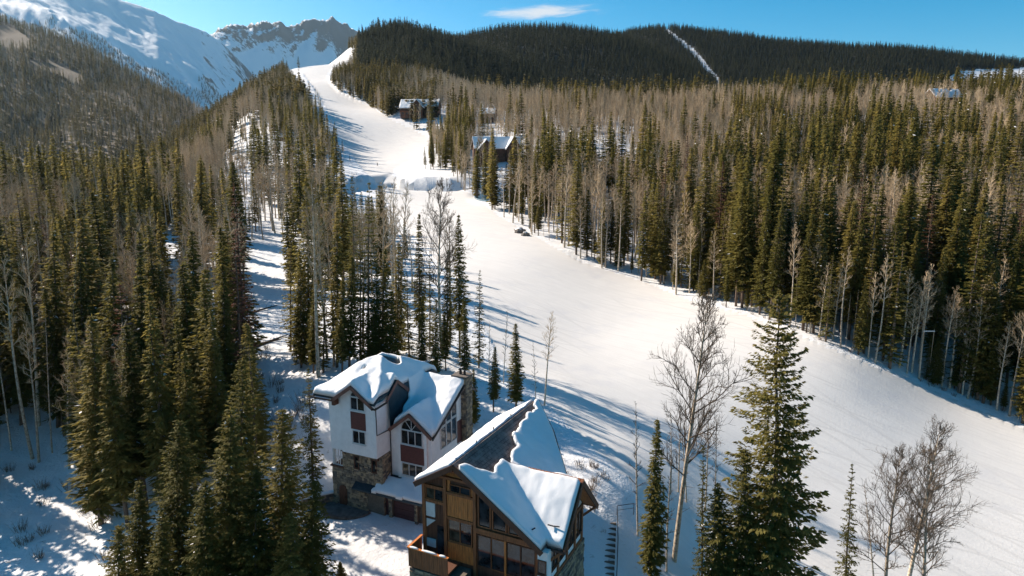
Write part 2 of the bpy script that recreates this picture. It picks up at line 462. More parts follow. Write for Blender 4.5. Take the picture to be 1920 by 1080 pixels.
glass_mat('glass_warm', (.05, .042, .03))
m, nt, b = new_mat('water')
v = objcoord(nt); f = noise(nt, .8, 4, .6, v)
b.inputs['Base Color'].default_value = (.012, .085, .14, 1); b.inputs['Roughness'].default_value = .12
bump(nt, b, f, .15, .05); M['water'] = m

def bark(name, c1, c2, sc, stretch=(3, 3, .7)):
    m, nt, b = new_mat(name)
    v = objcoord(nt, stretch)
    f = noise(nt, sc, 5, .7, v)
    oi = nd(nt, 'ShaderNodeObjectInfo')
    c = mixc(nt, remap(nt, f, .42, .62), c1, c2)
    hs = nd(nt, 'ShaderNodeHueSaturation'); nt.links.new(c, hs.inputs['Color'])
    nt.links.new(remap(nt, oi.outputs['Random'], 0, 1, .7, 1.25, False), hs.inputs['Value'])
    nt.links.new(hs.outputs['Color'], b.inputs['Base Color']); b.inputs['Roughness'].default_value = .9
    b.inputs['Specular IOR Level'].default_value = .15
    M[name] = m
bark('bark_spruce', (.105, .075, .055), (.17, .125, .095), 2.5)
bark('bark_aspen', (.56, .47, .36), (.26, .20, .15), 1.6, (2, 2, 2.5))
bark('twig_aspen', (.50, .385, .250), (.38, .285, .185), 1.0)
bark('twig_dark', (.105, .080, .060), (.15, .115, .085), 1.0)
bark('twig_dead', (.125, .068, .045), (.085, .05, .035), 1.0)
def foliage(name, c1, c2, trans=.3):
    m, nt, b = new_mat(name)
    oi = nd(nt, 'ShaderNodeObjectInfo')
    geo = nd(nt, 'ShaderNodeNewGeometry')
    v = objcoord(nt)
    f = noise(nt, .55, 3, .6, v)
    c = mixc(nt, remap(nt, geo.outputs['Random Per Island'], 0, 1, 0, 1, False), c1, c2)
    c = mixc(nt, remap(nt, f, .3, .7, 0, .45), c, tuple(x * .55 for x in c1))
    hs = nd(nt, 'ShaderNodeHueSaturation'); nt.links.new(c, hs.inputs['Color'])
    nt.links.new(remap(nt, oi.outputs['Random'], 0, 1, .65, 1.35, False), hs.inputs['Value'])
    nt.links.new(remap(nt, oi.outputs['Random'], 0, 1, .51, .485, False), hs.inputs['Hue'])
    nt.links.new(hs.outputs['Color'], b.inputs['Base Color']); b.inputs['Roughness'].default_value = .75
    b.inputs['Specular IOR Level'].default_value = .2
    tr = nd(nt, 'ShaderNodeBsdfTranslucent')
    br = nd(nt, 'ShaderNodeHueSaturation'); br.inputs['Value'].default_value = 1.5; br.inputs['Hue'].default_value = .485
    nt.links.new(hs.outputs['Color'], br.inputs['Color']); nt.links.new(br.outputs['Color'], tr.inputs['Color'])
    mx = nd(nt, 'ShaderNodeMixShader'); mx.inputs['Fac'].default_value = trans
    nt.links.new(b.outputs['BSDF'], mx.inputs[1]); nt.links.new(tr.outputs['BSDF'], mx.inputs[2])
    nt.links.new(mx.outputs[0], nt.nodes['Material Output'].inputs['Surface'])
    M[name] = m
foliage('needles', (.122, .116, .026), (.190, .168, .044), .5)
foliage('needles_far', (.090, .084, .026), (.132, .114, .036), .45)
foliage('needles_hill_shade', (.034, .044, .026), (.056, .058, .030), .3)  # the hill's haze and shade are put into this darker needle colour
foliage('needles_dead', (.13, .062, .034), (.10, .055, .032), .25)

# ------------------------------------------------------------------ mesh helpers
class MB:
    def __init__(s): s.v = []; s.f = []; s.mi = []
    def add(s, vs, fs, mi=0):
        o = len(s.v); s.v += [tuple(map(float, p)) for p in vs]
        for f in fs: s.f.append(tuple(i + o for i in f)); s.mi.append(mi)
    def box(s, x0, x1, y0, y1, z0, z1, mi=0):
        s.add([(x0, y0, z0), (x1, y0, z0), (x1, y1, z0), (x0, y1, z0), (x0, y0, z1), (x1, y0, z1), (x1, y1, z1), (x0, y1, z1)],
              [(0, 3, 2, 1), (4, 5, 6, 7), (0, 1, 5, 4), (1, 2, 6, 5), (2, 3, 7, 6), (3, 0, 4, 7)], mi)
    def prism(s, poly, d, mi=0):
        """closed prism: 3-D polygon pushed along vector d"""
        n = len(poly); d = np.array(d, float)
        a = [np.array(p, float) for p in poly]
        s.add(a + [p + d for p in a], [tuple(range(n))[::-1], tuple(range(n, 2 * n))] + [(i, (i + 1) % n, n + (i + 1) % n, n + i) for i in range(n)], mi)
    def beam(s, p0, p1, w, h, up=(0, 0, 1), mi=0):
        p0 = Vector(p0); p1 = Vector(p1); d = (p1 - p0).normalized(); upv = Vector(up)
        sx = d.cross(upv)
        if sx.length < 1e-4: sx = d.cross(Vector((1, 0, 0)))
        sx.normalize(); uz = sx.cross(d).normalized()
        q = []
        for p in (p0, p1):
            for a, b in ((-1, -1), (1, -1), (1, 1), (-1, 1)): q.append(p + sx * a * w / 2 + uz * b * h / 2)
        s.add(q, [(0, 1, 2, 3), (7, 6, 5, 4), (0, 4, 5, 1), (1, 5, 6, 2), (2, 6, 7, 3), (3, 7, 4, 0)], mi)
    def tube(s, pts, rad, n=6, mi=0, cap=True):
        rings = []; prev = None
        P_ = [Vector(p) for p in pts]
        o = len(s.v)
        for i, p in enumerate(P_):
            d = (P_[min(i + 1, len(P_) - 1)] - P_[max(i - 1, 0)]).normalized()
            a = prev if prev is not None else (Vector((1, 0, 0)) if abs(d.x) < .8 else Vector((0, 1, 0)))
            a = (a - d * a.dot(d)).normalized(); prev = a; b = d.cross(a)
            for k in range(n):
                t = 2 * math.pi * k / n
                s.v.append(tuple(p + (a * math.cos(t) + b * math.sin(t)) * rad[i]))
        for i in range(len(P_) - 1):
            for k in range(n):
                s.f.append((o + i * n + k, o + i * n + (k + 1) % n, o + (i + 1) * n + (k + 1) % n, o + (i + 1) * n + k)); s.mi.append(mi)
        if cap:
            s.f.append(tuple(o + k for k in range(n))[::-1]); s.mi.append(mi)
            s.f.append(tuple(o + (len(P_) - 1) * n + k for k in range(n))); s.mi.append(mi)
    def mesh(s, name, mats, smooth=False):
        me = bpy.data.meshes.new(name)
        me.from_pydata(s.v, [], s.f)
        for m_ in (mats if isinstance(mats, (list, tuple)) else [mats]): me.materials.append(m_ if not isinstance(m_, str) else M[m_])
        if len(me.materials) > 1: me.polygons.foreach_set('material_index', s.mi)
        if smooth: me.polygons.foreach_set('use_smooth', [True] * len(s.f))
        me.update()
        return me
    def obj(s, name, mats, parent=None, smooth=False):
        return link(name, s.mesh(name, mats, smooth), parent)
def link(name, data, parent=None):
    o = bpy.data.objects.new(name, data); COL.objects.link(o)
    if parent is not None: o.parent = parent
    return o
def tag(o, label=None, cat=None, group=None, kind=None):
    for k, v_ in (('label', label), ('category', cat), ('group', group), ('kind', kind)):
        if v_: o[k] = v_
    return o
def empty(name, loc, rz=0.0, scale=1.0):
    o = link(name, None); o.location = loc; o.rotation_euler = (0, 0, rz); o.scale = (scale,) * 3
    o.empty_display_size = .5
    return o
def np_mesh(name, verts, quads, mat, smooth=True):
    me = bpy.data.meshes.new(name)
    me.vertices.add(len(verts)); me.vertices.foreach_set('co', np.asarray(verts, np.float32).ravel())
    q = np.asarray(quads, np.int32)
    me.loops.add(q.size); me.loops.foreach_set('vertex_index', q.ravel())
    me.polygons.add(len(q)); me.polygons.foreach_set('loop_start', np.arange(len(q), dtype=np.int32) * 4)
    me.polygons.foreach_set('loop_total', np.full(len(q), 4, np.int32))
    me.polygons.foreach_set('use_smooth', np.full(len(q), smooth))
    me.materials.append(M[mat]); me.update(calc_edges=True)
    return me

# ------------------------------------------------------------------ the land as sheets
RUN = [(556, 122), (600, 106), (668, 95), (650, 112), (622, 128), (612, 142), (632, 168), (690, 198), (730, 222), (780, 246), (812, 262), (790, 285), (770, 300), (740, 318), (735, 330),
       (780, 355), (840, 352), (880, 362), (930, 402), (1000, 442), (1090, 492), (1200, 526), (1290, 562), (1400, 592), (1520, 638), (1640, 688), (1760, 738), (1860, 780), (1990, 830), (2300, 950), (2300, 1400),
       (1260, 1400), (1230, 1000), (1180, 900), (1090, 822), (1010, 740), (935, 670), (900, 590), (850, 520), (780, 450), (735, 390), (705, 345), (672, 308), (645, 270), (622, 225), (596, 175)]
POND = [(736, 324), (752, 320), (778, 324), (800, 332), (838, 340), (834, 348), (800, 353), (770, 348), (748, 342)]
POND2 = [(912, 352), (930, 340), (952, 342), (960, 372), (940, 380), (922, 374)]
POND3 = [(640, 342), (664, 326), (690, 326), (702, 336), (680, 346), (650, 362)]
CUT = [(1240, 52), (1248, 52), (1302, 92), (1360, 161), (1345, 162), (1293, 97)]
PATCH = [(1745, 166), (1800, 132), (1990, 124), (1990, 160), (1850, 160)]
NC, NR = 860, 640
ga = np.linspace(-1.12, 1.12, NC)
gy = np.exp(np.concatenate([np.linspace(math.log(24), math.log(3600), 440, endpoint=False), np.linspace(math.log(3600), math.log(11500), 200)]))
GX = ga[None, :] * gy[:, None]; GY = np.repeat(gy[:, None], NC, 1)
GH, GREG = land(GX.ravel(), GY.ravel())
GH = GH.reshape(NR, NC); GREG = GREG.reshape(NR, NC)
# smooth the groomed run
pu, pv = project(GX, GY, GH)
inrun_v = in_poly(pu, pv, RUN) & (GY < 1600) & (GY > 40)
bh = base_h(GX[inrun_v], GY[inrun_v])
GH[inrun_v] = GH[inrun_v] * .08 + (bh + .12 * fbm(GX[inrun_v] / 9, GY[inrun_v] / 9, 8, 3)) * .92
_m = inrun_v & (GY > 250) & (GY < 480) & (GX < -10)
GH[_m] = cutting(GX[_m], GY[_m], GH[_m])
verts = np.stack([GX, GY, GH], -1).reshape(-1, 3)
idx = np.arange(NR * NC).reshape(NR, NC)
quads = np.stack([idx[:-1, :-1], idx[:-1, 1:], idx[1:, 1:], idx[1:, :-1]], -1).reshape(-1, 4)
cx, cy, cz = verts[quads].mean(1).T
qreg = GREG[:-1, :-1].ravel()
qu, qv = project(cx, cy, cz)
qrun = in_poly(qu, qv, RUN) & (cy < 1600) & (cy > 40) & (qreg == 0)
YARD = [(560, 985), (640, 940), (800, 975), (900, 1000), (1000, 1080), (1000, 1200), (560, 1200), (590, 1060)]
qyard = in_poly(qu, qv, YARD) & (cy < 75) & (qreg == 0) & ~qrun
def sheet(name, mask, mat):
    q = quads[mask]
    if not len(q): return
    used, inv = np.unique(q.ravel(), return_inverse=True)
    o = link(name, np_mesh(name, verts[used], inv.reshape(-1, 4), mat))
    if name == 'rocky_mountain':
        at = o.data.attributes.new('below_crest', 'FLOAT', 'POINT')
        at.data.foreach_set('value', MOUNT_E(verts[used][:, 0], verts[used][:, 1])[1].clip(0, 1.2).astype(np.float32))
    tag(o, kind='structure')
    return o
sheet('snowy_ground', (qreg == 0) & ~qrun & ~qyard, 'snow_forest')
sheet('ski_run', qrun, 'snow_run')
sheet('driveway', qyard, 'snow_yard')
qcut = (in_poly(qu, qv, CUT) | in_poly(qu, qv, PATCH)) & (qreg == 1)
sheet('wooded_hill', (qreg == 1) & ~qcut, 'hill_floor')
sheet('hill_clearing', qcut, 'snow_roof')
sheet('valley_slope', qreg == 2, 'valley_floor')
sheet('snow_mountain', qreg == 3, 'mountain_snow')
sheet('rocky_mountain', qreg == 4, 'mountain_rock')
for x_, y_, z_, rx_, ry_ in POOL:
    b_ = MB(); b_.prism([(x_ + rx_ * 1.22 * math.cos(k * math.pi / 20), y_ + ry_ * 1.22 * math.sin(k * math.pi / 20), z_) for k in range(40)], (0, 0, -1.0))
    tag(b_.obj('pond', 'water'), kind='structure')
b_ = MB()
for i_, ((x0, y0, z0), (x1, y1, z1), on) in enumerate(ROAD):
    d_ = Vector((x1 - x0, y1 - y0, 0)).normalized(); n_ = Vector((-d_.y, d_.x, 0)) * 2.1
    if on and i_ not in (0,): b_.add([(x0 - n_.x, y0 - n_.y, z0 + .25), (x0 + n_.x, y0 + n_.y, z0 + .25), (x1 + n_.x, y1 + n_.y, z1 + .25), (x1 - n_.x, y1 - n_.y, z1 + .25)], [(3, 2, 1, 0)])
tag(b_.obj('road', 'paving'), kind='structure')

# ------------------------------------------------------------------ trees
def spruce_shape(seed, H=22.0, rmax=2.6, crown0=.10, dens=1.0, spray=.52, droop=.34, trunk_n=7, gap=.08, lean=0.0, levels=None, ntuft=1.0, wr=(.34, .6), power=.82, snowy=.007):
    """trunk and crown of a spruce: whorls of drooping boughs carrying many small needle sprays"""
    rg = random.Random(seed)
    tr = MB()
    n = 6
    bend = [(rg.uniform(-.12, .12) * i / n, rg.uniform(-.12, .12) * i / n) for i in range(n + 1)]
    pts = [(bend[i][0], bend[i][1], -1.2 + (H * .985 + 1.2) * i / n) for i in range(n + 1)]
    tr.tube(pts, [.0098 * H * (1 - i / n) ** .85 + .02 for i in range(n + 1)], trunk_n)
    V = []; Fq = []; MI = []
    lv = levels or int(H / .36 * dens)
    ph = rg.uniform(0, 6.28)
    asym = rg.uniform(0, 6.28)
    for i in range(lv):
        t = (i + rg.random() * .6) / lv                         # 0 at the foot of the crown, 1 at the tip
        z = H * (crown0 + (1 - crown0) * t)
        Lm = rmax * (min(1, .55 + 2.2 * t) if t < .2 else 1) * (1 - t) ** power + .16
        nb = max(3, int((5.2 + rg.random() * 2) * (1 if t < .85 else .8)))
        ph += rg.uniform(.5, 1.4)
        for k in range(nb):
            if rg.random() < gap * (1.6 if t < .25 else 1): continue
            az = ph + 2 * math.pi * (k + rg.uniform(-.3, .3)) / nb
            L = Lm * rg.uniform(.62, 1.16) * (1 + .13 * math.cos(az - asym))
            ca, sa = math.cos(az), math.sin(az)
            ns = max(2, int((2.2 + L * 3.3) * ntuft))
            rise = (.42 if t > .75 else .10) * rg.uniform(.5, 1.4)
            dr = droop * (1 - t * .55) * rg.uniform(.7, 1.35)
            for j in range(ns):
                q = (j + .55 + rg.uniform(-.35, .35)) / ns
                if q < .12 and t < .8: continue
                r_ = L * q
                zz = z + rise * r_ - dr * r_ * (.55 + .75 * q) + (.20 * L * q ** 4)
                side = rg.choice((-1, 1)) * rg.uniform(.05, .55) * (1.15 - .7 * q) * min(L, 2.2) * .45
                cx_, cy_ = ca * r_ - sa * side, sa * r_ + ca * side
                # spray: a drooping kite, pointing outwards and aside
                da = az + (1 if side > 0 else -1) * rg.uniform(.1, .9)
                s_ = spray * rg.uniform(.65, 1.3) * (.62 + .5 * (1 - t))
                wd = s_ * rg.uniform(*wr)
                dx_, dy_ = math.cos(da), math.sin(da)
                dz_ = rg.uniform(-.75, .12)
                tw = rg.uniform(-.8, .8)
                px_, py_, pz_ = -dy_ * math.cos(tw), dx_ * math.cos(tw), math.sin(tw)
                o = len(V)
                V += [(cx_ - dx_ * s_ * .45, cy_ - dy_ * s_ * .45, zz - dz_ * s_ * .35),
                      (cx_ + px_ * wd, cy_ + py_ * wd, zz + pz_ * wd),
                      (cx_ + dx_ * s_ * .75, cy_ + dy_ * s_ * .75, zz + dz_ * s_ * .8),
                      (cx_ - px_ * wd, cy_ - py_ * wd, zz - pz_ * wd - .1 * s_)]
                Fq.append((o, o + 1, o + 2, o + 3)); MI.append(1 if rg.random() < snowy and dz_ > -.45 else 0)
    # leader
    for k in range(4):
        a_ = k * 1.6
        o = len(V); zz = H * (.972 + .006 * k)
        V += [(0, 0, zz - .3), (.10 * math.cos(a_), .10 * math.sin(a_), zz), (0, 0, H * 1.0 + .25 - .12 * k), (-.06 * math.cos(a_), -.06 * math.sin(a_), zz)]
        Fq.append((o, o + 1, o + 2, o + 3))
    cr = MB(); cr.v = V; cr.f = Fq; cr.mi = MI + [0] * (len(Fq) - len(MI))
    # dead twigs below the crown
    for k in range(int(10 * crown0 * 6)):
        zz = rg.uniform(.12, 1) * H * crown0; a_ = rg.uniform(0, 6.28); l_ = rg.uniform(.3, 1.1)
        tr.beam((0, 0, zz), (l_ * math.cos(a_), l_ * math.sin(a_), zz - .25 * l_), .025, .025)
    return tr, cr

def aspen_shape(seed, H=18.0, crown0=.5, nb=26, spread=1.9, sub=(6, 4), tw=.012, trunk_r=.011, lean=.03, n3=3, tscale=1.0, low_twigs=4, up=1.0):
    """bare aspen: slim curved trunk, ascending limbs forking into fine twigs"""
    rg = random.Random(seed)
    tr = MB(); cr = MB()
    n = 9
    lx, ly = rg.uniform(-lean, lean), rg.uniform(-lean, lean)
    wx, wy = rg.uniform(-.3, .3), rg.uniform(-.3, .3)
    def axis(t): return Vector((lx * H * t + wx * math.sin(t * 4.1), ly * H * t + wy * math.sin(t * 3.3 + 1), H * t))
    tr.tube([axis(-.06)] + [axis(i / n * .97) for i in range(n + 1)], [trunk_r * H * 1.25] + [trunk_r * H * (1 - i / n) ** .75 + .018 for i in range(n + 1)], 7)
    def grow(p, d, L, r, depth):
        m_ = d + Vector((rg.uniform(-.25, .25), rg.uniform(-.25, .25), .18 * up)); m_.normalize()
        mid = p + d * L * .5; end = mid + m_ * L * .5
        cr.tube([p, mid, end], [r, r * .72, r * .35], n3, cap=False)
        if depth < len(sub):
            for k in range(sub[depth]):
                q = rg.uniform(.25, 1.0)
                b0 = p.lerp(mid, q * 2) if q < .5 else mid.lerp(end, q * 2 - 1)
                a_ = rg.uniform(0, 6.283)
                base_d = d if q < .5 else m_
                side = base_d.cross(Vector((math.cos(a_), math.sin(a_), .3))).normalized()
                nd_ = (base_d * rg.uniform(.7, 1.0) + side * rg.uniform(.5, .95) + Vector((0, 0, .22 * up))).normalized()
                grow(b0, nd_, L * rg.uniform(.38, .6), max(tw * tscale, r * .48), depth + 1)
    for i in range(nb):
        t = crown0 + (1 - crown0) * ((i + rg.random()) / nb) ** .9 * .985
        a_ = i * 2.4 + rg.uniform(-.5, .5)
        s_ = (t - crown0) / (1 - crown0)
        L = spread * (.55 + .75 * math.sin(math.pi * min(1, s_ * .85 + .2))) * rg.uniform(.65, 1.2) * (1 - .35 * s_)
        el = rg.uniform(.35, .8) + .5 * s_
        d = Vector((math.cos(a_) * math.cos(el), math.sin(a_) * math.cos(el), math.sin(el)))
        grow(axis(t), d, L, (.030 + .035 * (1 - s_)) * H / 18, 0)
    for i in range(low_twigs):
        t = rg.uniform(.15, crown0); a_ = rg.uniform(0, 6.28)
        p = axis(t); d = Vector((math.cos(a_), math.sin(a_), rg.uniform(-.2, .3)))
        cr.tube([p, p + d * rg.uniform(.4, 1.0)], [.02, .008], 3, cap=False)
    return tr, cr

def tree_pair(kind, tr, cr, mt, mc):
    return tr.mesh(kind + '_trunk', mt, True), cr.mesh(kind + '_crown', [mc, 'snow_roof'] if kind == 'spruce' else mc, False)
def joined(name, tr, cr, mt, mc):
    b_ = MB(); b_.add(tr.v, tr.f, 0); b_.add(cr.v, cr.f, 1)
    b_.mi[len(tr.f):] = [1 + k for k in cr.mi]
    return bpy.data.objects.new(name, b_.mesh(name, [mt, mc, 'snow_roof']))

SPRUCE_H = 22.0; ASPEN_H = 18.0
# near (individual) trees
SPR = [tree_pair('spruce', *spruce_shape(100 + i, rmax=(2.5, 2.1, 2.9, 2.3, 1.9)[i], crown0=(.08, .16, .05, .22, .12)[i], dens=1.2, spray=.50, ntuft=2.3, wr=(.16, .32)), 'bark_spruce', 'needles') for i in range(5)]
SPR_HERO = [tree_pair('spruce', *spruce_shape(140 + i, rmax=(3.3, 2.9, 3.2)[i], crown0=(.04, .05, .03)[i], dens=1.4, spray=.32, ntuft=5.2, gap=.12, snowy=.007, wr=(.20, .38), power=(.6, .7, .65)[i]), 'bark_spruce', 'needles') for i in range(3)]
SPR_GIANT = tree_pair('spruce', *spruce_shape(155, rmax=3.25, crown0=.03, dens=1.2, spray=.27, ntuft=9, gap=.24, snowy=.002, wr=(.22, .40), power=.48, droop=.22), 'bark_spruce', 'needles')
SPR_SPARSE = [tree_pair('spruce', *spruce_shape(160 + i, rmax=2.3, crown0=.07, dens=.7, spray=.36, ntuft=3.4, gap=.2, wr=(.18, .34)), 'bark_spruce', 'needles') for i in range(2)]
SPR_DEAD = tree_pair('spruce', *spruce_shape(180, rmax=2.0, crown0=.10, dens=.8, spray=.34, ntuft=2.2, gap=.25, wr=(.16, .3)), 'bark_spruce', 'needles_dead')
ASP = [tree_pair('aspen', *aspen_shape(200 + i, crown0=(.45, .55, .5, .38)[i], nb=(26, 22, 30, 26)[i], spread=(1.7, 1.5, 2.0, 1.8)[i]), 'bark_aspen', 'twig_aspen') for i in range(4)]
ASP_BIG = [tree_pair('aspen', *aspen_shape(230 + i, crown0=.30, nb=30, spread=3.0, sub=(7, 6, 2), lean=.05, n3=4, tw=.011, low_twigs=6), 'bark_aspen', 'twig_dark') for i in range(2)]
ASP_THIN = [tree_pair('aspen', *aspen_shape(250 + i, crown0=.3, nb=22, spread=1.0, sub=(4, 2), trunk_r=.006, low_twigs=8), 'bark_aspen', 'twig_dark') for i in range(2)]
# prototypes of the distant masses
def proto_col(name, objs):
    c = bpy.data.collections.new(name)
    for i, o in enumerate(objs):
        o.name = '%s_%02d' % (name, i); c.objects.link(o)
    return c
C_SPR = proto_col('spruce_mass_kinds', [joined('s', *spruce_shape(300 + i, rmax=(2.4, 2.0, 2.7, 1.8)[i], crown0=(.1, .2, .06, .15)[i], levels=44, spray=.72, ntuft=1.2, trunk_n=5, wr=(.22, .42)), 'bark_spruce', 'needles') for i in range(4)])
C_ASP = proto_col('aspen_mass_kinds', [joined('a', *aspen_shape(330 + i, crown0=(.45, .55, .5)[i], nb=22, spread=1.7, sub=(6, 4), tw=.02, tscale=1.0), 'bark_aspen', 'twig_aspen') for i in range(3)])
C_SPRF = proto_col('far_spruce_kinds', [joined('f', *spruce_shape(360 + i, rmax=(2.7, 2.2, 3.0)[i], crown0=.06, levels=17, spray=1.5, ntuft=.42, trunk_n=3), 'bark_spruce', 'needles_far') for i in range(3)])
C_SPRH = proto_col('hill_spruce_kinds', [joined('h', *spruce_shape(366 + i, rmax=(2.7, 2.2, 3.0)[i], crown0=.06, levels=17, spray=1.5, ntuft=.42, trunk_n=3, snowy=.006), 'bark_spruce', 'needles_hill_shade') for i in range(3)])
C_ASPF = proto_col('far_aspen_kinds', [joined('g', *aspen_shape(380 + i, crown0=.42, nb=16, spread=1.9, sub=(5,), tw=.05, trunk_r=.012, low_twigs=0), 'bark_aspen', 'twig_aspen') for i in range(2)])

def scatter(name, col, pts, scl, label, cat, hscale=None):
    """one mass of trees: every point carries a whole tree"""
    me = bpy.data.meshes.new(name)
    n = len(pts)
    me.vertices.add(n); me.vertices.foreach_set('co', np.asarray(pts, np.float32).ravel())
    rg = np.random.RandomState(len(name) + n)
    at = me.attributes.new('scl', 'FLOAT_VECTOR', 'POINT')
    s3 = np.stack([scl * rg.uniform(.75, 1.3, n), scl * rg.uniform(.75, 1.3, n), scl], 1) if hscale is None else hscale
    at.data.foreach_set('vector', s3.astype(np.float32).ravel())
    at = me.attributes.new('rot', 'FLOAT_VECTOR', 'POINT')
    at.data.foreach_set('vector', np.stack([rg.normal(0, .03, n), rg.normal(0, .03, n), rg.uniform(0, 6.28, n)], 1).astype(np.float32).ravel())
    at = me.attributes.new('kind_index', 'INT', 'POINT')
    at.data.foreach_set('value', rg.randint(0, len(col.objects), n).astype(np.int32))
    o = link(name, me)
    ng = bpy.data.node_groups.new(name, 'GeometryNodeTree')
    ng.interface.new_socket('Geometry', in_out='INPUT', socket_type='NodeSocketGeometry')
    ng.interface.new_socket('Geometry', in_out='OUTPUT', socket_type='NodeSocketGeometry')
    gi = ng.nodes.new('NodeGroupInput'); go = ng.nodes.new('NodeGroupOutput')
    ip = ng.nodes.new('GeometryNodeInstanceOnPoints')
    ci = ng.nodes.new('GeometryNodeCollectionInfo'); ci.inputs['Collection'].default_value = col
    ci.inputs['Separate Children'].default_value = True; ci.inputs['Reset Children'].default_value = True
    def attr(nm, ty):
        a_ = ng.nodes.new('GeometryNodeInputNamedAttribute'); a_.data_type = ty; a_.inputs['Name'].default_value = nm
        return a_.outputs['Attribute']
    e2r = ng.nodes.new('FunctionNodeEulerToRotation')
    ng.links.new(attr('rot', 'FLOAT_VECTOR'), e2r.inputs[0])
    ng.links.new(gi.outputs[0], ip.inputs['Points']); ng.links.new(ci.outputs[0], ip.inputs['Instance'])
    ip.inputs['Pick Instance'].default_value = True
    ng.links.new(attr('kind_index', 'INT'), ip.inputs['Instance Index'])
    ng.links.new(e2r.outputs[0], ip.inputs['Rotation']); ng.links.new(attr('scl', 'FLOAT_VECTOR'), ip.inputs['Scale'])
    ng.links.new(ip.outputs[0], go.inputs[0])
    md = o.modifiers.new('scatter', 'NODES'); md.node_group = ng
    tag(o, label, cat, kind='stuff')
    return o

def plant(kind, pair, x, y, z, height, base_h_, label, group, rz=None, wide=1.0, tilt=(0, 0)):
    e = empty(kind, (x, y, z), random.uniform(0, 6.28) if rz is None else rz, 1)
    s_ = height / base_h_
    e.scale = (s_ * wide, s_ * wide, s_)
    e.rotation_euler = (tilt[0], tilt[1], e.rotation_euler[2])
    tag(e, label, kind.split('_')[0] if kind.split('_')[0] != 'dead' else 'spruce', group)
    link('trunk', pair[0], e); link('crown', pair[1], e)
    return e

# ---- hero trees, surveyed one by one: (top column, top row, base column, base row, kind, label, group)
def height_between(x, y, z, tu, tv):
    d = ray(tu, tv); return d[2] / d[1] * y - z
def hero(kind, pair, bh, tu, tv, bu, bv, label, group=None, wide=1.0, rz=None):
    x, y, z = ground_px(bu, bv, 30) if bv <= 1400 else None
    h = height_between(x, y, z, tu, tv)
    tx = ray(tu, tv)[0] / ray(tu, tv)[1] * y
    if group:
        sz = 'very tall ' if h > 27 else 'tall ' if h > 20 else 'mid-height ' if h > 12 else 'low '
        label = sz + label.replace('tall ', ''); group = sz + group
    o = plant(kind, pair, x, y, z, h, bh, label, group, rz, wide * min(1.7, 1 if h > 14 else 1 + (14 - h) * .05), (0, math.atan2(tx - x, h)))
    if rz is not None or abs(tx - x) > .2:
        q_ = Euler((0, math.atan2(tx - x, h), 0)).to_quaternion() @ Euler((0, 0, o.rotation_euler[2])).to_quaternion()
        o.rotation_euler = q_.to_euler()
    HEROES.append((x, y))
    return o
HEROES = []
S_, A_ = SPRUCE_H, ASPEN_H
hero('spruce_tree', SPR_GIANT, S_, 1462, 550, 1446, 1235, 'tallest broad spruce standing alone at the edge of the ski run', wide=.98, rz=.6)
hero('aspen_tree', ASP_BIG[0], A_, 1312, 560, 1268, 1060, 'tall leaning bare aspen beside the tallest spruce', wide=.85, rz=1.0)
hero('spruce_tree', SPR[1], S_, 1232, 785, 1218, 1120, 'slim spruce beside the outdoor steps of the timber chalet', wide=.9)
hero('spruce_tree', SPR_SPARSE[0], S_, 1598, 868, 1580, 1180, 'small open spruce between the tallest spruce and a clump of bare aspens', wide=.75)
GA = 'bare aspens clumped on the open slope'
hero('aspen_tree', ASP_BIG[1], A_, 1770, 808, 1690, 1170, 'bare spreading aspen in the clump on the open ski slope', GA, wide=1.0, rz=.4)
hero('aspen_tree', ASP_BIG[0], A_, 1690, 850, 1660, 1180, 'bare spreading aspen in the clump on the open ski slope', GA, wide=.95, rz=2.4)
hero('aspen_tree', ASP_BIG[1], A_, 1730, 840, 1720, 1190, 'bare spreading aspen in the clump on the open ski slope', GA, wide=.9, rz=4.0)
hero('spruce_tree', SPR_HERO[1], S_, 1345, 905, 1350, 1210, 'bushy low spruce at the foot of the tall leaning aspen', wide=1.25)
hero('spruce_tree', SPR_HERO[2], S_, 1395, 840, 1400, 1230, 'bushy mid-height spruce pressed against the tallest spruce', wide=1.05)
hero('spruce_tree', SPR_SPARSE[1], S_, 1318, 830, 1316, 1130, 'thin dark spruce between the leaning aspen and the tallest spruce', wide=.7)
GT = 'slender bare aspen saplings between the chalet and the tallest spruce'
for tu, tv, bu, bv in [(1192, 752, 1196, 1010), (1263, 770, 1256, 930), (1276, 760, 1272, 925), (1282, 775, 1285, 940), (1330, 750, 1322, 960), (1345, 780, 1340, 975), (1250, 850, 1252, 1080), (1620, 900, 1640, 1120)]:
    hero('aspen_tree', random.choice(ASP_THIN), A_, tu, tv, bu, bv, 'slender bare aspen sapling between the timber chalet and the tallest spruce' if bu < 1500 else 'slender bare aspen sapling beside the small open spruce', GT if bu < 1500 else None)
# foreground spruces below the shaded woods
GF = 'foreground spruces beside the forecourt'
for k, (tu, tv, bu, bv, w_) in enumerate([(335, 788, 335, 1200, 1.1), (432, 765, 425, 1235, 1.15), (455, 672, 450, 1060, .95), (530, 768, 530, 1190, 1.1), (262, 900, 262, 1230, 1.15), (590, 900, 575, 1230, 1.1),
                                          (480, 880, 480, 1260, 1.1), (385, 900, 375, 1290, 1.15), (545, 960, 540, 1290, 1.1), (222, 985, 225, 1290, 1.1), (305, 960, 300, 1290, 1.1)]):
    hero('spruce_tree', SPR_HERO[k % 3], S_, tu, tv, bu, bv, 'yellow-green spruce in the thick clump beside the snowy forecourt', GF, wide=w_ * 1.08)
hero('spruce_tree', SPR_SPARSE[0], S_, 578, 690, 588, 935, 'pale green open spruce close to the corner of the white house', wide=1.1)
hero('spruce_tree', SPR[2], S_, 640, 1052, 641, 1110, 'tiny spruce standing alone in the snowy forecourt', wide=1.4)
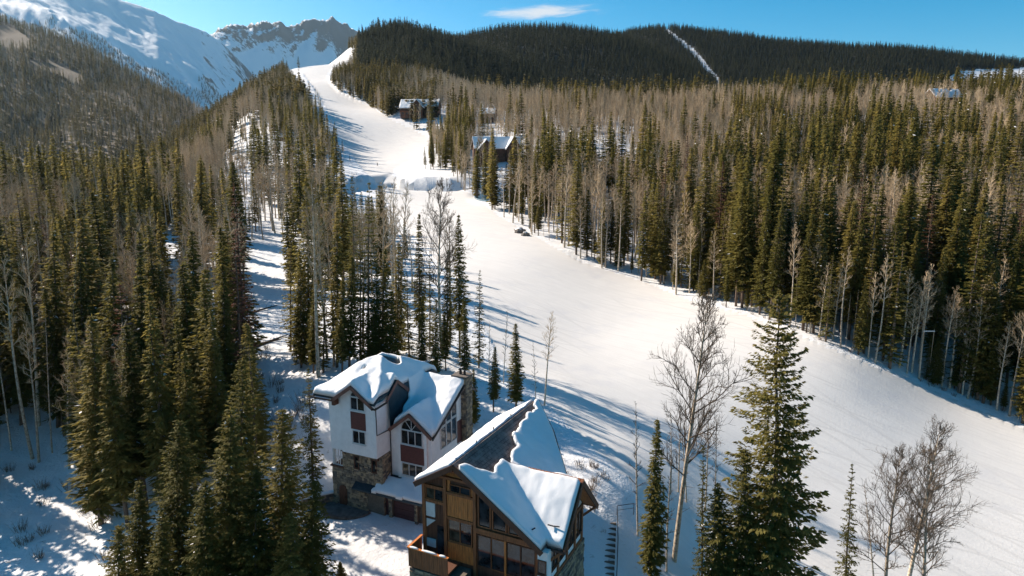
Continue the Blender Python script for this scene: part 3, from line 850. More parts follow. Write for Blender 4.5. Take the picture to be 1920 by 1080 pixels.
GS = 'spruces on the near edge of the shaded woods'
for k, (tu, tv, bu, bv, w_) in enumerate([(172, 590, 190, 985, 1.15), (248, 640, 262, 930, 1.0), (385, 500, 380, 860, 1.0), (330, 590, 325, 850, .9), (262, 480, 270, 850, 1.0), (100, 430, 110, 800, 1.0), (30, 520, 40, 800, 1.0), (150, 470, 160, 820, .9),
                                          (360, 430, 365, 800, 1.0), (420, 520, 425, 800, .95), (210, 480, 215, 860, 1.0)]):
    hero('spruce_tree', SPR[k % 5], S_, tu, tv, bu, bv, 'dark tall spruce on the near edge of the shaded woods above blue snow', GS, wide=w_ * 1.1)
hero('dead_spruce_tree', SPR_DEAD, S_, 441, 432, 455, 760, 'red-brown dead spruce beside the sunny lane')
hero('aspen_tree', ASP[1], A_, 10, 480, 62, 862, 'leaning pale aspen trunk at the edge of the blue shaded snow', wide=.7, rz=.3)
# grove behind the white house
GG = 'spruces in the grove behind the white house'; GGA = 'aspens in the grove behind the white house'
for k, (tu, tv, bu, bv, w_) in enumerate([(545, 425, 545, 660, .9), (575, 330, 580, 680, .85), (632, 395, 632, 690, .9), (660, 480, 655, 700, 1.1), (692, 340, 690, 690, .8), (722, 465, 715, 690, 1.1), (748, 455, 745, 662, 1.1),
                                          (786, 400, 786, 640, .8), (765, 510, 768, 690, 1.0), (860, 402, 862, 672, .75), (840, 468, 838, 660, .85), (818, 560, 815, 705, .9), (900, 506, 898, 690, .85), (970, 606, 968, 778, 1.1), (928, 650, 925, 775, .9), (888, 692, 886, 800, 1.1),
                                          (610, 500, 606, 700, .9), (560, 540, 556, 680, .8), (700, 560, 700, 700, 1.1), (640, 300, 645, 560, .9), (660, 330, 665, 580, .8), (562, 470, 565, 690, .9), (590, 525, 588, 702, 1.0), (642, 520, 642, 706, 1.0), (675, 430, 676, 690, .9), (706, 500, 704, 696, 1.0), (735, 545, 734, 702, 1.1), (792, 555, 790, 700, 1.0), (806, 470, 806, 660, .9), (836, 590, 836, 696, 1.0), (872, 560, 872, 704, .9)]):
    hero('spruce_tree', SPR[(k * 2) % 5] if k % 4 else SPR_SPARSE[k % 2], S_, tu, tv, bu, bv, 'dark spruce in the narrow grove between the white house and the ski run', GG, wide=w_)
for k, (tu, tv, bu, bv) in enumerate([(592, 330, 600, 706), (612, 425, 625, 690), (680, 400, 682, 660), (740, 340, 742, 630), (757, 345, 752, 620), (828, 345, 830, 668), (845, 400, 842, 650), (600, 420, 612, 680), (720, 350, 722, 640)]):
    hero('aspen_tree', ASP[k % 4] if k not in (5,) else ASP_BIG[0], A_, tu, tv, bu, bv, 'tall bare aspen in the narrow grove behind the white house', GGA, wide=.85)
for tu, tv, bu, bv in [(1030, 585, 1020, 762), (950, 580, 945, 720), (915, 600, 917, 740), (1005, 640, 1003, 770)]:
    hero('aspen_tree', ASP_THIN[0] if bu < 1010 else ASP[0], A_, tu, tv, bu, bv, 'small bare aspen behind the ridge of the timber chalet', 'small aspens behind the chalet', wide=.8)

# ---- the row of trees standing right at the forest edge of the run
EDGE = [(935, 398), (1000, 438), (1090, 488), (1200, 520), (1290, 556), (1400, 586), (1520, 632), (1640, 682), (1760, 732), (1860, 774), (1960, 812)]
eu_ = np.array([p[0] for p in EDGE], float); ev_ = np.array([p[1] for p in EDGE], float)
ra = random.Random(41)
u_ = 940.0
while u_ < 1950:
    v_ = float(np.interp(u_, eu_, ev_)) - ra.uniform(1, 13)
    x_, y_, z_ = ground_px(u_, v_, 60)
    if 1405 < u_ < 1430: u_ += 20; continue
    asp_ = ra.random() < .42
    if asp_:
        h_ = ra.uniform(9, 20); sz_ = 'tall ' if h_ > 16 else 'short ' if h_ < 12 else ''
        plant('aspen_tree', ASP[ra.randrange(4)] if h_ > 12 else ASP_THIN[ra.randrange(2)], x_, y_, z_, h_, A_, sz_ + 'bare pale aspen in the front row along the forest edge of the ski run', sz_ + 'aspens in the front row along the run', wide=ra.uniform(.75, 1.05))
    else:
        h_ = ra.choice((ra.uniform(4, 10), ra.uniform(14, 24), ra.uniform(20, 31))); sz_ = 'tall ' if h_ > 22 else 'short ' if h_ < 13 else ''
        plant('spruce_tree', ra.choice(SPR + SPR_SPARSE), x_, y_, z_, h_, S_, sz_ + 'dark green spruce in the front row along the forest edge of the ski run', sz_ + 'spruces in the front row along the run', wide=ra.uniform(.9, 1.35) * (1.25 if h_ < 10 else 1))
    HEROES.append((x_, y_))
    u_ += ra.uniform(6, 17)
# pale trunks at the lip of the shaded woods
for k, (tu, tv, bu, bv) in enumerate([(-15, 560, 20, 850), (45, 610, 75, 870), (80, 590, 100, 850), (118, 640, 132, 880), (150, 650, 150, 900), (235, 600, 232, 930), (300, 640, 300, 920), (60, 440, 70, 800), (130, 430, 138, 800), (-20, 620, -5, 840), (205, 700, 200, 940)]):
    hero('aspen_tree', ASP[k % 4] if k % 2 else ASP_THIN[k % 2], A_, tu, tv, bu, bv, 'pale bare aspen at the lip of the shaded woods above blue snow', 'aspens at the lip of the shaded woods', wide=.8)

# ---- the forests
LANE = [(468, 450), (532, 455), (528, 560), (545, 640), (600, 700), (600, 800), (545, 830), (490, 790), (486, 700), (470, 600), (452, 510)]
CLEAR = [(432, 268), (455, 238), (488, 240), (494, 300), (475, 345), (435, 335)]
STRIP = [(598, 200), (640, 275), (690, 330), (716, 365), (690, 420), (640, 360), (605, 270)]
GLADE = [(300, 470), (340, 470), (345, 540), (325, 590), (305, 560)]
BLUE = [(-50, 865), (70, 862), (140, 900), (215, 985), (205, 1200), (-50, 1200)]
PLOT = [(562, 690), (880, 690), (1040, 740), (1260, 950), (1260, 1300), (560, 1300)]
LODGE = [(880, 238), (985, 238), (985, 300), (940, 330), (880, 300)]
LODGE2 = [(738, 180), (840, 180), (836, 230), (800, 245), (738, 226)]
PONDS = [(630, 318), (850, 318), (850, 356), (720, 365), (640, 365)]
GROVE = [(520, 560), (900, 560), (960, 640), (1060, 790), (560, 790)]
def candidates(y0, y1, sp0, spk, amax=.92):
    pts = []
    y = y0
    rg = np.random.RandomState(5)
    while y < y1:
        sp = sp0 + spk * y
        xs = np.arange(-amax * y, amax * y, sp)
        pts.append(np.stack([xs + rg.uniform(-.5, .5, len(xs)) * sp, y + rg.uniform(-.5, .5, len(xs)) * sp], 1))
        y += sp
    return np.concatenate(pts)
C = candidates(64, 1900, 3.8, .0012)
CX, CY = C[:, 0], C[:, 1]
CZ, CR_ = land(CX, CY)
U, V_ = project(CX, CY, CZ)
rg = np.random.RandomState(11)
keep = CR_ == 0
for poly in (RUN, BLUE, PLOT, GROVE, PONDS, LANE, POND2, GLADE): keep &= ~in_poly(U, V_, poly)
sparse = in_poly(U, V_, CLEAR) | in_poly(U, V_, STRIP)
MIDDLE = [(425, 300), (500, 250), (640, 290), (716, 370), (650, 480), (470, 480), (425, 380)]
keep &= ~(in_poly(U, V_, MIDDLE) & (rg.rand(len(CX)) > .5))
VERGE = [(596, 178), (622, 228), (600, 225), (560, 175), (528, 130), (552, 108), (600, 98), (668, 90), (668, 95), (600, 106), (556, 122)]
keep &= ~in_poly(U, V_, VERGE)
keep &= ~(sparse & (rg.rand(len(CX)) > .25))
keep &= ~((V_ > 640) & (U < 560) & (CY < 70))
keep &= ~((U > 1150) & (V_ > 780) & (U < 1960) & (CY < 95))
# groves and gaps
gapn = fbm(CX / 28, CY / 28, 91, 3)
keep &= (gapn > -.16) | (CY > 480)
# kind: aspen where the noise says so, more of it high on the bench across the run and in the woods by the valley
asp_n = fbm(CX / 45, CY / 45, 95, 3) + rg.normal(0, .12, len(CX))
right = CX / CY > (-.1 - .0)
thr = np.where(right, np.interp(CY, [100, 200, 300, 450, 700], [.06, .03, -.03, -.07, -.09]), np.interp(CY, [80, 150, 250, 400, 600, 900], [.07, .0, -.12, -.10, .02, .12]))
isasp = asp_n > thr
lobe = (U > 672) & (CY > 860)                                   # the shoulder that runs up into the dark hill
isasp &= ~lobe
h_all = np.where(isasp, rg.normal(18.5, 2.2, len(CX)), rg.normal(20.5, 4.6, len(CX)).clip(7, 31))
h_all = np.where(right & ~isasp & (CY < 320), h_all * 1.13, h_all)
young = rg.rand(len(CX)) < .15
h_all = np.where(young & ~isasp, rg.uniform(5, 12, len(CX)), h_all)
far = np.clip((CY - 500) / 600, 0, 1)
h_all = h_all * (1 - .25 * far)
h_all = np.where(sparse, h_all * .6, h_all)
ROOFS = [[(1116, 304), (1192, 304), (1192, 328), (1116, 328)], [(1398, 330), (1468, 330), (1468, 356), (1398, 356)], [(515, 242), (565, 242), (565, 266), (515, 266)], [(1750, 184), (1804, 184), (1804, 214), (1750, 214)], [(895, 205), (930, 205), (930, 228), (895, 228)]]
for q_ in (.3, .5, .7, .9):
    tu, tv = project(CX, CY, CZ + h_all * q_)
    for poly in ROOFS: keep &= ~(in_poly(tu, tv, poly) & (rg.rand(len(tu)) < .42))
# nothing may stand in front of the houses, the lane, the run
for q_, polys in ((.35, (LANE, RUN, LODGE, PONDS)), (.6, (LANE, RUN, LODGE, LODGE2, PONDS, GLADE)), (.85, (LANE, RUN, LODGE, LODGE2, PONDS))):
    tu, tv = project(CX, CY, CZ + h_all * q_)
    for poly in polys:
        hit = in_poly(tu, tv, poly) & ((rg.rand(len(tu)) < .55) | (poly is not LODGE and poly is not LODGE2))
        keep &= ~hit
for hx, hy in HEROES:
    keep &= np.hypot(CX - hx, CY - hy) > 2.2
keep &= (np.abs(U - 960) < 1400) & (CZ / CY < 1)
CX, CY, CZ, U, V_, isasp, h_all, lobe = (a_[keep] for a_ in (CX, CY, CZ, U, V_, isasp, h_all, lobe))
_v = np.ones(len(CX), bool)
_f = np.nonzero(CY > 480)[0]
for q_ in (.55, .68, .78, .86, .92, .96):
    _v[_f] &= land(CX[_f] * q_, CY[_f] * q_, False)[0] < (CZ[_f] + 22) * q_ + 2
CX, CY, CZ, U, V_, isasp, h_all, lobe = (a_[_v] for a_ in (CX, CY, CZ, U, V_, isasp, h_all, lobe))
size = h_all / CY
inview = (U > -40) & (U < 1960) & (V_ < 1300)
print('forest', len(CX), 'aspen', isasp.sum(), 'in view', inview.sum())
def zone(u, v, y, asp, h):
    k = 'bare pale aspen' if asp else 'dark green spruce'
    kk = 'aspens' if asp else 'spruces'
    sz = ('short ' if h < 13 else 'tall ' if h > 22 else '') if not asp else ('tall ' if h > 20.5 else '')
    k = sz + k
    if u > 1040:
        e = np.interp(u, [1040, 1200, 1400, 1640, 1860, 2000], [462, 522, 590, 686, 778, 830])
        if v > e - 22: return k + ' in the front row along the forest edge of the ski run', sz + kk + ' in the front row along the run'
        if v > e - 110: return k + ' a few rows inside the forest across the ski run', sz + kk + ' a few rows inside the forest'
        return k + ' deep inside the forest across the ski run', sz + kk + ' deep inside the forest'
    if u > 560 and y > 200: return k + ' near the road cutting and the upper ski run', sz + kk + ' near the road cutting'
    if u < 480:
        if y < 130: return k + ' in the shaded woods just above the blue snow', sz + kk + ' low in the shaded woods'
        return k + ' deep in the shaded woods on the valley side of the lane', sz + kk + ' deep in the shaded woods'
    return k + ' along the sunny lane behind the white house', sz + kk + ' along the sunny lane'
near = np.zeros(len(CX), bool)
for asp, lim in ((False, 190), (True, 225)):
    sel = np.nonzero((isasp == asp) & inview)[0]
    sel = sel[np.argsort(-size[sel])][:lim]
    near[sel] = True
    for i in sel:
        lb, gp = zone(U[i], V_[i], CY[i], asp, h_all[i])
        if asp: plant('aspen_tree', ASP[random.randrange(4)], CX[i], CY[i], CZ[i], h_all[i], A_, lb, gp, wide=random.uniform(.8, 1.1))
        elif random.random() < .07: plant('dead_spruce_tree', SPR_DEAD, CX[i], CY[i], CZ[i], h_all[i], S_, lb.replace('dark green spruce', 'red-brown dead spruce'), gp.replace('spruces', 'dead spruces'), wide=random.uniform(.8, 1.2), tilt=(random.gauss(0, .03), random.gauss(0, .03)))
        else: plant('spruce_tree', random.choice(SPR + SPR_SPARSE[:1]), CX[i], CY[i], CZ[i], h_all[i], S_, lb, gp, wide=random.uniform(.8, 1.5), tilt=(random.gauss(0, .02), random.gauss(0, .02)))
for asp, col, hh, nm, lb in ((False, C_SPR, S_, 'spruce_forest', 'mass of more distant spruces beyond the nearest rows of forest'), (True, C_ASP, A_, 'aspen_forest', 'mass of more distant bare tan aspens mixed through the forest')):
    m_ = (isasp == asp) & ~near & (CY < 520)
    scatter(nm, col, np.stack([CX, CY, CZ], 1)[m_], h_all[m_] / hh, lb, 'forest')
for asp, col, hh, nm, lb in ((False, C_SPRF, S_, 'ridge_spruce_forest', 'spruces covering the spur along the top of the ski run'), (True, C_ASPF, A_, 'bench_aspen_forest', 'hazy tan aspens on the bench below the wooded hill')):
    m_ = (isasp == asp) & ~near & (CY >= 520) & ~lobe
    scatter(nm, col, np.stack([CX, CY, CZ], 1)[m_], h_all[m_] / hh, lb, 'forest')

m_ = lobe & ~near
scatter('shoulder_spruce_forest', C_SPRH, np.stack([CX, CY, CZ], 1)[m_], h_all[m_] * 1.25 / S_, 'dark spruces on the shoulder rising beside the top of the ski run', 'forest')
# ---- far hills
def far_forest(reg, y0, y1, sp, amin, amax, nm, lb, polys=(), aspen=.0, thr=-.6, hmean=17, nseed=1, snowline=None):
    rg = np.random.RandomState(nseed)
    ys = np.arange(y0, y1, sp)
    pts = []
    for y in ys:
        xs = np.arange(amin * y, amax * y, sp)
        pts.append(np.stack([xs + rg.uniform(-.5, .5, len(xs)) * sp, y + rg.uniform(-.5, .5, len(xs)) * sp], 1))
    P_ = np.concatenate(pts)
    z, r_ = land(P_[:, 0], P_[:, 1])
    u, v = project(P_[:, 0], P_[:, 1], z)
    k = (r_ == reg) & (u > -150) & (u < 2070) & (v > -60)
    for poly in polys: k &= ~in_poly(u, v, poly)
    k &= fbm(P_[:, 0] / 120, P_[:, 1] / 120, 200 + nseed, 4) > thr
    if snowline is not None: k &= snowline(u, v, P_, rg)
    P_ = P_[k]; z = z[k]
    # keep what is not hidden behind nearer land: visibility along the line of sight
    vis = np.ones(len(z), bool)
    for q_ in (.55, .68, .78, .86, .92, .96):
        hz, _ = land(P_[:, 0] * q_, P_[:, 1] * q_, False)
        vis &= hz < (z + 22) * q_ + 2
    P_ = P_[vis]; z = z[vis]
    asp = rg.rand(len(z)) < (aspen + fbm(P_[:, 0] / 200, P_[:, 1] / 200, 300 + nseed, 3) * 1.1 if aspen else -1)
    P3 = np.stack([P_[:, 0], P_[:, 1], z - .5], 1)
    h = rg.normal(hmean, 3, len(z)).clip(8, 27)
    print(nm, len(z))
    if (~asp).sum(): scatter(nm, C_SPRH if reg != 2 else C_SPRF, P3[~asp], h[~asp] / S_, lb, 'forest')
    if asp.sum(): scatter(nm.replace('spruce', 'aspen'), C_ASPF, P3[asp], h[asp] / A_, lb.replace('spruces', 'leafless trees').replace('dark ', 'brown '), 'forest')
far_forest(1, 800, 2250, 7.2, -.35, .95, 'hill_spruce_forest', 'dark spruces covering the long wooded hill under the sky', (CUT, PATCH), nseed=2, thr=-.42)
SP1 = [(-60, 42), (20, 50), (62, 78), (40, 92), (-60, 70)]
SP2 = [(48, 116), (100, 118), (152, 140), (146, 152), (90, 132), (50, 126)]
far_forest(2, 700, 2900, 6.6, -1.0, -.22, 'valley_spruce_forest', 'dark spruces covering the shaded slope across the valley', (SP1, SP2), aspen=.42, nseed=3, thr=-.36)
def treeline(u, v, P_, rg):
    lim = np.interp(u, [-100, 0, 100, 180, 260, 330, 400, 450, 520], [0, 25, 45, 70, 95, 130, 150, 165, 190])
    n_ = fbm(P_[:, 0] / 150 + P_[:, 1] / 700, P_[:, 1] / 500, 77, 4)
    return (v - lim) / 60 + n_ * 2.2 > .1 + 0 * rg.rand(len(u))
far_forest(3, 1700, 4300, 17, -.9, -.25, 'mountain_spruce_forest', 'bluish spruces thinning out up the flank of the snow mountain', (), nseed=4, snowline=treeline, hmean=20)

# ------------------------------------------------------------------ house building aids
def blur(a, n):
    for _ in range(n):
        p = np.pad(a, 1, 'edge')
        a = (p[1:-1, 1:-1] * 4 + (p[:-2, 1:-1] + p[2:, 1:-1] + p[1:-1, :-2] + p[1:-1, 2:]) * 2 + p[:-2, :-2] + p[2:, 2:] + p[:-2, 2:] + p[2:, :-2]) / 16
    return a
def roof_grid(u0, u1, v0, v1, st):
    us = np.arange(u0, u1 + st * .5, st); vs_ = np.arange(v0, v1 + st * .5, st)
    return np.meshgrid(us, vs_)
def slab(name, U_, V2, top, bot, mask, mat, parent, smooth=True):
    """closed body between two height fields over the masked nodes"""
    nr, nc = U_.shape
    cell = mask[:-1, :-1] & mask[1:, :-1] & mask[:-1, 1:] & mask[1:, 1:]
    idt = -np.ones((nr, nc), int)
    need = np.zeros_like(mask)
    need[:-1, :-1] |= cell; need[1:, :-1] |= cell; need[:-1, 1:] |= cell; need[1:, 1:] |= cell
    k = need.sum(); idt[need] = np.arange(k)
    vt = np.stack([U_[need], V2[need], top[need]], 1); vb = np.stack([U_[need], V2[need], bot[need]], 1)
    ii, jj = np.nonzero(cell)
    a, b_, c, d = idt[ii, jj], idt[ii, jj + 1], idt[ii + 1, jj + 1], idt[ii + 1, jj]
    q = [np.stack([a, b_, c, d], 1), np.stack([d, c, b_, a], 1) + k]
    cp = np.pad(cell, 1)
    for di, dj, e in ((-1, 0, (a, b_)), (1, 0, (c, d)), (0, -1, (d, a)), (0, 1, (b_, c))):
        edge = ~cp[ii + 1 + di, jj + 1 + dj]
        p, r_ = e[0][edge], e[1][edge]
        q.append(np.stack([r_, p, p + k, r_ + k], 1))
    return link(name, np_mesh(name, np.concatenate([vt, vb]), np.concatenate(q), mat, smooth), parent)
def snow_cover(name, U_, V2, roof, mask, thick, parent, seed, soft=5, lump=.16, base=.02, smooth_n=6):
    m = blur(mask.astype(float), soft)
    edge = np.clip((m - .5) * 2.0, 0, 1)
    prof = np.sqrt(np.clip(1 - (1 - edge) ** 2, 0, 1))
    rs = np.maximum(blur(roof, smooth_n), roof + .02)
    th = thick * (.16 + .84 * prof) * (1 + fbm(U_ / 1.7, V2 / 1.7, seed, 3) * .9) + fbm(U_ / 1.5, V2 / 1.5, seed + 9, 3) * lump * prof
    top = np.where(mask, roof + base + np.maximum(th, .05) + (rs - roof) * prof, roof)
    return slab(name, U_, V2, top, roof + base - .01, mask, 'snow_roof', parent)
def oriented(parent_mb, o, ux, n):
    pass
class Wall:
    """a wall plane: o = origin, a = direction along the wall, n = outward direction; heights are vertical"""
    def __init__(s, o, a, n): s.o = Vector(o); s.a = Vector(a).normalized(); s.n = Vector(n).normalized()
    def p(s, x, z, out=0.0): return s.o + s.a * x + Vector((0, 0, z)) + s.n * out
    def box(s, mb, x0, x1, z0, z1, o0, o1, mi=0):
        q = [s.p(x, z, o) for o in (o0, o1) for (x, z) in ((x0, z0), (x1, z0), (x1, z1), (x0, z1))]
        mb.add(q, [(0, 1, 2, 3), (7, 6, 5, 4), (0, 4, 5, 1), (1, 5, 6, 2), (2, 6, 7, 3), (3, 7, 4, 0)], mi)
    def poly(s, mb, pts, o0, o1, mi=0):
        mb.prism([s.p(x, z, o0) for x, z in pts], s.n * (o1 - o0), mi)
def window(parent, w, x0, x1, z0, z1, nx=2, nz=1, fmat='white_trim', glass='glass', fw=.07, sill=True, out=.0, name='window', arch=0.0):
    mb = MB(); o0, o1 = out - .04, out + .09
    w.box(mb, x0 - fw, x0, z0 - fw, z1 + fw, o0, o1); w.box(mb, x1, x1 + fw, z0 - fw, z1 + fw, o0, o1)
    w.box(mb, x0, x1, z1, z1 + fw, o0, o1 - .003); w.box(mb, x0, x1, z0 - fw, z0, o0, o1 - .003)
    for i in range(1, nx):
        xm = x0 + (x1 - x0) * i / nx; w.box(mb, xm - fw * .5, xm + fw * .5, z0, z1, o0, o1 - .006)
    for j in range(1, nz):
        zm = z0 + (z1 - z0) * j / nz
        for i in range(nx):
            xa = x0 + (x1 - x0) * i / nx + fw * .5; xb = x0 + (x1 - x0) * (i + 1) / nx - fw * .5
            w.box(mb, xa, xb, zm - fw * .35, zm + fw * .35, o0, o1 - .009)
    win = mb.obj(name, fmat, parent)
    for i in range(nx):
        xa = x0 + (x1 - x0) * i / nx; xb = x0 + (x1 - x0) * (i + 1) / nx
        g = MB(); w.box(g, xa + fw * .4, xb - fw * .4, z0 + .005, z1 - .005, out - .03, out + .025); g.obj('pane', glass if not isinstance(glass, (list, tuple)) else glass[i % len(glass)], win)
    if sill:
        g = MB(); w.box(g, x0 - fw * 1.6, x1 + fw * 1.6, z0 - fw - .07, z0 - fw, o0, o1 + .06); g.obj('sill', fmat, win)
    if arch:
        a_ = MB(); n = 10; cxm = (x0 + x1) / 2; rr = (x1 - x0) / 2
        arc = [(cxm + rr * math.cos(math.pi * k / n), z1 + fw + .06 + arch * math.sin(math.pi * k / n)) for k in range(n + 1)]
        w.poly(a_, arc, out - .03, out + .025); a_.obj('pane', 'glass', win)
        fr = MB()
        for k in range(n): fr.beam(w.p(*arc[k], out + .03), w.p(*arc[k + 1], out + .03), .08, .08, w.n)
        for k in (3, 5, 7): fr.beam(w.p(cxm, z1 + fw + .06, out + .04), w.p(*arc[k], out + .04), .05, .05, w.n)
        fr.obj('arch_frame', fmat, win)
    return win
def stones(parent, w, x0, x1, z0, z1, skip=(), seed=1, out=0.0, sx=.42, sz=.24, name='stone_facing'):
    """rubble facing: irregular blocks of different proud-ness over a mortar bed, in three stone colours"""
    rg = random.Random(seed); mb = MB()
    z = z0
    while z < z1 - .04:
        hh = min(sz * rg.uniform(.6, 1.5), z1 - z); x = x0
        while x < x1 - .04:
            ll = min(sx * rg.uniform(.5, 1.6), x1 - x)
            if x1 - (x + ll) < .12: ll = x1 - x
            cxm, czm = x + ll / 2, z + hh / 2
            if not any(a < cxm < b_ and c < czm < d for a, b_, c, d in skip):
                w.box(mb, x + .015, x + ll - .015, z + .012, z + hh - .012, out - .02, out + rg.uniform(.03, .11), rg.choice((0, 0, 1, 1, 1, 2)))
            x += ll
        z += hh
    o = mb.obj(name, ['stone_grey', 'stone_tan', 'stone_dark'], parent); o['kind'] = 'stuff'
    return o
def boards(parent, w, x0, x1, z0, z1, mat, out=0.0, bw=.16, seed=1, name='board', horizontal=False):
    """each board its own piece"""
    n = max(1, round(((z1 - z0) if horizontal else (x1 - x0)) / bw)); rg = random.Random(seed)
    for i in range(n):
        mb = MB(); t_ = rg.uniform(.02, .045)
        if horizontal: w.box(mb, x0, x1, z0 + (z1 - z0) * i / n + .006, z0 + (z1 - z0) * (i + 1) / n - .006, out - .02, out + t_)
        else: w.box(mb, x0 + (x1 - x0) * i / n + .006, x0 + (x1 - x0) * (i + 1) / n - .006, z0, z1, out - .02, out + t_)
        mb.obj(name, mat, parent)

# ------------------------------------------------------------------ the white stucco house
def white_house():
    th = R(-25); zg = HG
    C0 = atz(707, 861, -30.1)
    root = empty('stucco_house', (C0[0], C0[1], zg), th)
    tag(root, 'white stucco house on a stone base with a thickly snow-covered hipped roof', 'house')
    G = -30.1 - zg                                              # height of the white bay's underside above the forecourt
    ex, ey = (1, 0, 0), (0, 1, 0)
    # roof as the upper envelope of hip, cross gables and the lower shed wing
    st = .13
    U_, W_ = roof_grid(-7.6, 5.9, -.9, 12.0, st)
    def hip(u, v):
        return 9.1 - np.maximum.reduce([(u + 2.8) * .86, -(u + 2.8) * .68, (v - 5.4) * .52, -(v - 5.4) * .52])
    g1 = np.where(W_ < 5, 7.6 - .74 * np.abs(U_ + 2.5), -9); g1 = np.where(np.abs(U_ + 2.5) < 2.5, g1, -9)
    g2 = np.where((U_ > -3) & (np.abs(W_ - 3.3) < 2.1), 7.46 - .82 * np.abs(W_ - 3.3), -9)
    wing = np.where((U_ > .2) | (W_ > 7.2), np.minimum(2.45 + (W_ - 2.3) * .60, 2.45 + 6.3 * .60 - (W_ - 8.6) * .6), -9)
    g3 = np.where((W_ < 6.5) & (np.abs(U_ - 2.75) < 2.75) & (U_ > .2), 4.7 - .80 * np.abs(U_ - 2.75), -9)
    bay = (U_ <= .45) & (U_ >= -7.4) & (W_ >= -.6) & (W_ < 11.5)
    wingm = (U_ > .2) & (U_ < 5.45) & (W_ > 1.75) & (W_ < 11)
    roof = np.where(bay, np.maximum.reduce([hip(U_, W_), g1, g2]), -9)
    roof = np.maximum(roof, np.where(wingm, np.maximum(wing, g3), -9))
    roof = np.where(roof < -5, 2.0, roof) + G
    mask = bay | wingm
    rf = slab('roof', U_, W_, roof, roof - .22, mask, 'metal_roof', root, False)
    sn = mask & ~((np.hypot((U_ + 2.7) * .8, W_ - 6.1) < 1.15)) & ~((U_ > .25) & (U_ < .80 - .10 * (W_ - 1.7)) & (W_ < 5.6)) & ~((U_ > .2) & (W_ > 8.9 - .25 * np.sin(U_ * 3)))
    sn &= ~((np.abs(U_ - 1.9 + .35 * (W_ - 4.9)) < .35) & (np.abs(W_ - 4.9) < .12)) & ~((np.abs(U_ + 3.4) < .16) & (np.abs(W_ - 3.0) < .18))
    snow_cover('roof_snow', U_, W_, roof, sn, .50, rf, 21, soft=4, lump=.30)
    # seams on the bare metal cap
    sm = MB()
    for k in range(-4, 5):
        sm.beam((-2.8 + k * .26, 5.3, hipz(-2.8 + k * .26, 5.3) + G + .03), (-2.8 + k * .26, 4.4, hipz(-2.8 + k * .26, 4.4) + G + .03), .04, .05)
    sm.obj('roof_seam', 'metal_roof', rf)['kind'] = 'stuff'
    # walls
    top = lambda u, v: np.interp(0, [0], [0])
    mb = MB(); F0 = Wall((0, 0, 0), ex, (0, -1, 0))
    F0.poly(mb, [(-4.35, G), (0, G), (0, G + 5.75), (-2.5, G + 7.35), (-4.35, G + 6.0)], -.35, 0)                       # front of the bay
    mb.box(-6.0, -4.35, .22, .6, G, G + 5.9)                                                                                 # set-back strip
    RB = Wall((0, 0, 0), ey, (1, 0, 0))
    RB.poly(mb, [(.352, G), (8.2, G), (8.2, G + 5.7), (5.2, G + 5.7), (3.3, G + 7.2), (1.4, G + 5.75), (.352, G + 5.75)], -.35, 0)
    mb.box(-6.0, -5.65, .602, 10.5, G, G + 5.9)                                                                              # far side
    mb.box(-6.0, 5.0, 10.502, 10.8, 0, G + 5.6)                                                                              # rear
    mb.box(-5.64, -.36, .4, 10.5, G, G + .3)                                                                                 # underside
    mb.obj('wall', 'stucco', root)
    wg = MB(); FW = Wall((0, 2.35, 0), ex, (0, -1, 0))
    FW.poly(wg, [(.003, G - 2.75), (5.0, G - 2.75), (5.0, G + 2.7), (2.75, G + 4.45), (.2, G + 2.5), (.003, G + 2.5)], -.3, 0)
    FW.poly(wg, [(1.05, G - 2.65), (4.55, G - 2.65), (4.55, G + 2.85), (2.75, G + 4.3), (1.05, G + 2.95)], .002, .22)
    RW = Wall((5.0, 0, 0), ey, (1, 0, 0))
    RW.poly(wg, [(2.652, G - 6.7), (10.5, G - 6.7), (10.5, G + 4.6), (8.6, G + 6.0), (2.652, G + 2.45)], -.3, 0)
    wg.obj('wall', 'stucco', root)
    # rake boards and gutters
    fb = MB()
    for a, b_ in (((-4.85, -.62, 5.82), (-2.5, -.62, 7.5)), ((-2.5, -.62, 7.5), (.2, -.62, 5.62)), ((.47, 1.25, 5.78), (.47, 3.3, 7.4)), ((.47, 3.3, 7.4), (.47, 5.35, 5.78)),
                  ((.3, 1.72, 2.62), (2.75, 1.72, 4.6)), ((2.75, 1.72, 4.6), (5.4, 1.72, 2.5))):
        fb = MB(); fb.beam((a[0], a[1], a[2] + G - .12), (b_[0], b_[1], b_[2] + G - .12), .06, .34, (0, 0, 1))
        fb.obj('rake_board', 'fascia', root)
    gt = MB()
    for a, b_ in (((-7.45, -.68, 5.75), (-4.85, -.68, 5.75)), ((.05, -.68, 5.62), (.52, -.68, 5.62)), ((.52, -.68, 5.62), (.52, 1.3, 5.72)), ((-7.5, -.68, 5.75), (-7.5, 11, 5.75)), ((5.5, 1.75, 2.35), (5.5, 8.6, 6.0)), ((5.5, 8.6, 6.0), (5.5, 11, 4.7))):
        gt = MB(); gt.beam((a[0], a[1], a[2] + G - .05), (b_[0], b_[1], b_[2] + G - .05), .13, .15)
        gt.obj('gutter', 'gutter', root)
    dp = MB()
    dp.tube([(.14, -.1, G + 5.5), (.14, -.05, G + 2.55), (.14, 2.2, G + 2.4)], [.055] * 3, 6); dp.tube([(.16, 2.2, G + 2.4), (.16, 2.2, G - 2.7)], [.055] * 2, 6)
    dp.obj('downpipe', 'gutter', root)
    br = MB(); br.box(-4.95, -4.6, -.58, .1, G + 5.15, G + 5.72); br.obj('bracket', 'wood_dark', root)
    # windows
    window(root, F0, -2.95, -1.30, G + 4.92, G + 6.15, 2, 1, arch=.62, glass=('glass', 'glass_warm'))
    window(root, F0, -2.85, -1.35, G + 1.32, G + 2.60, 2, 1)
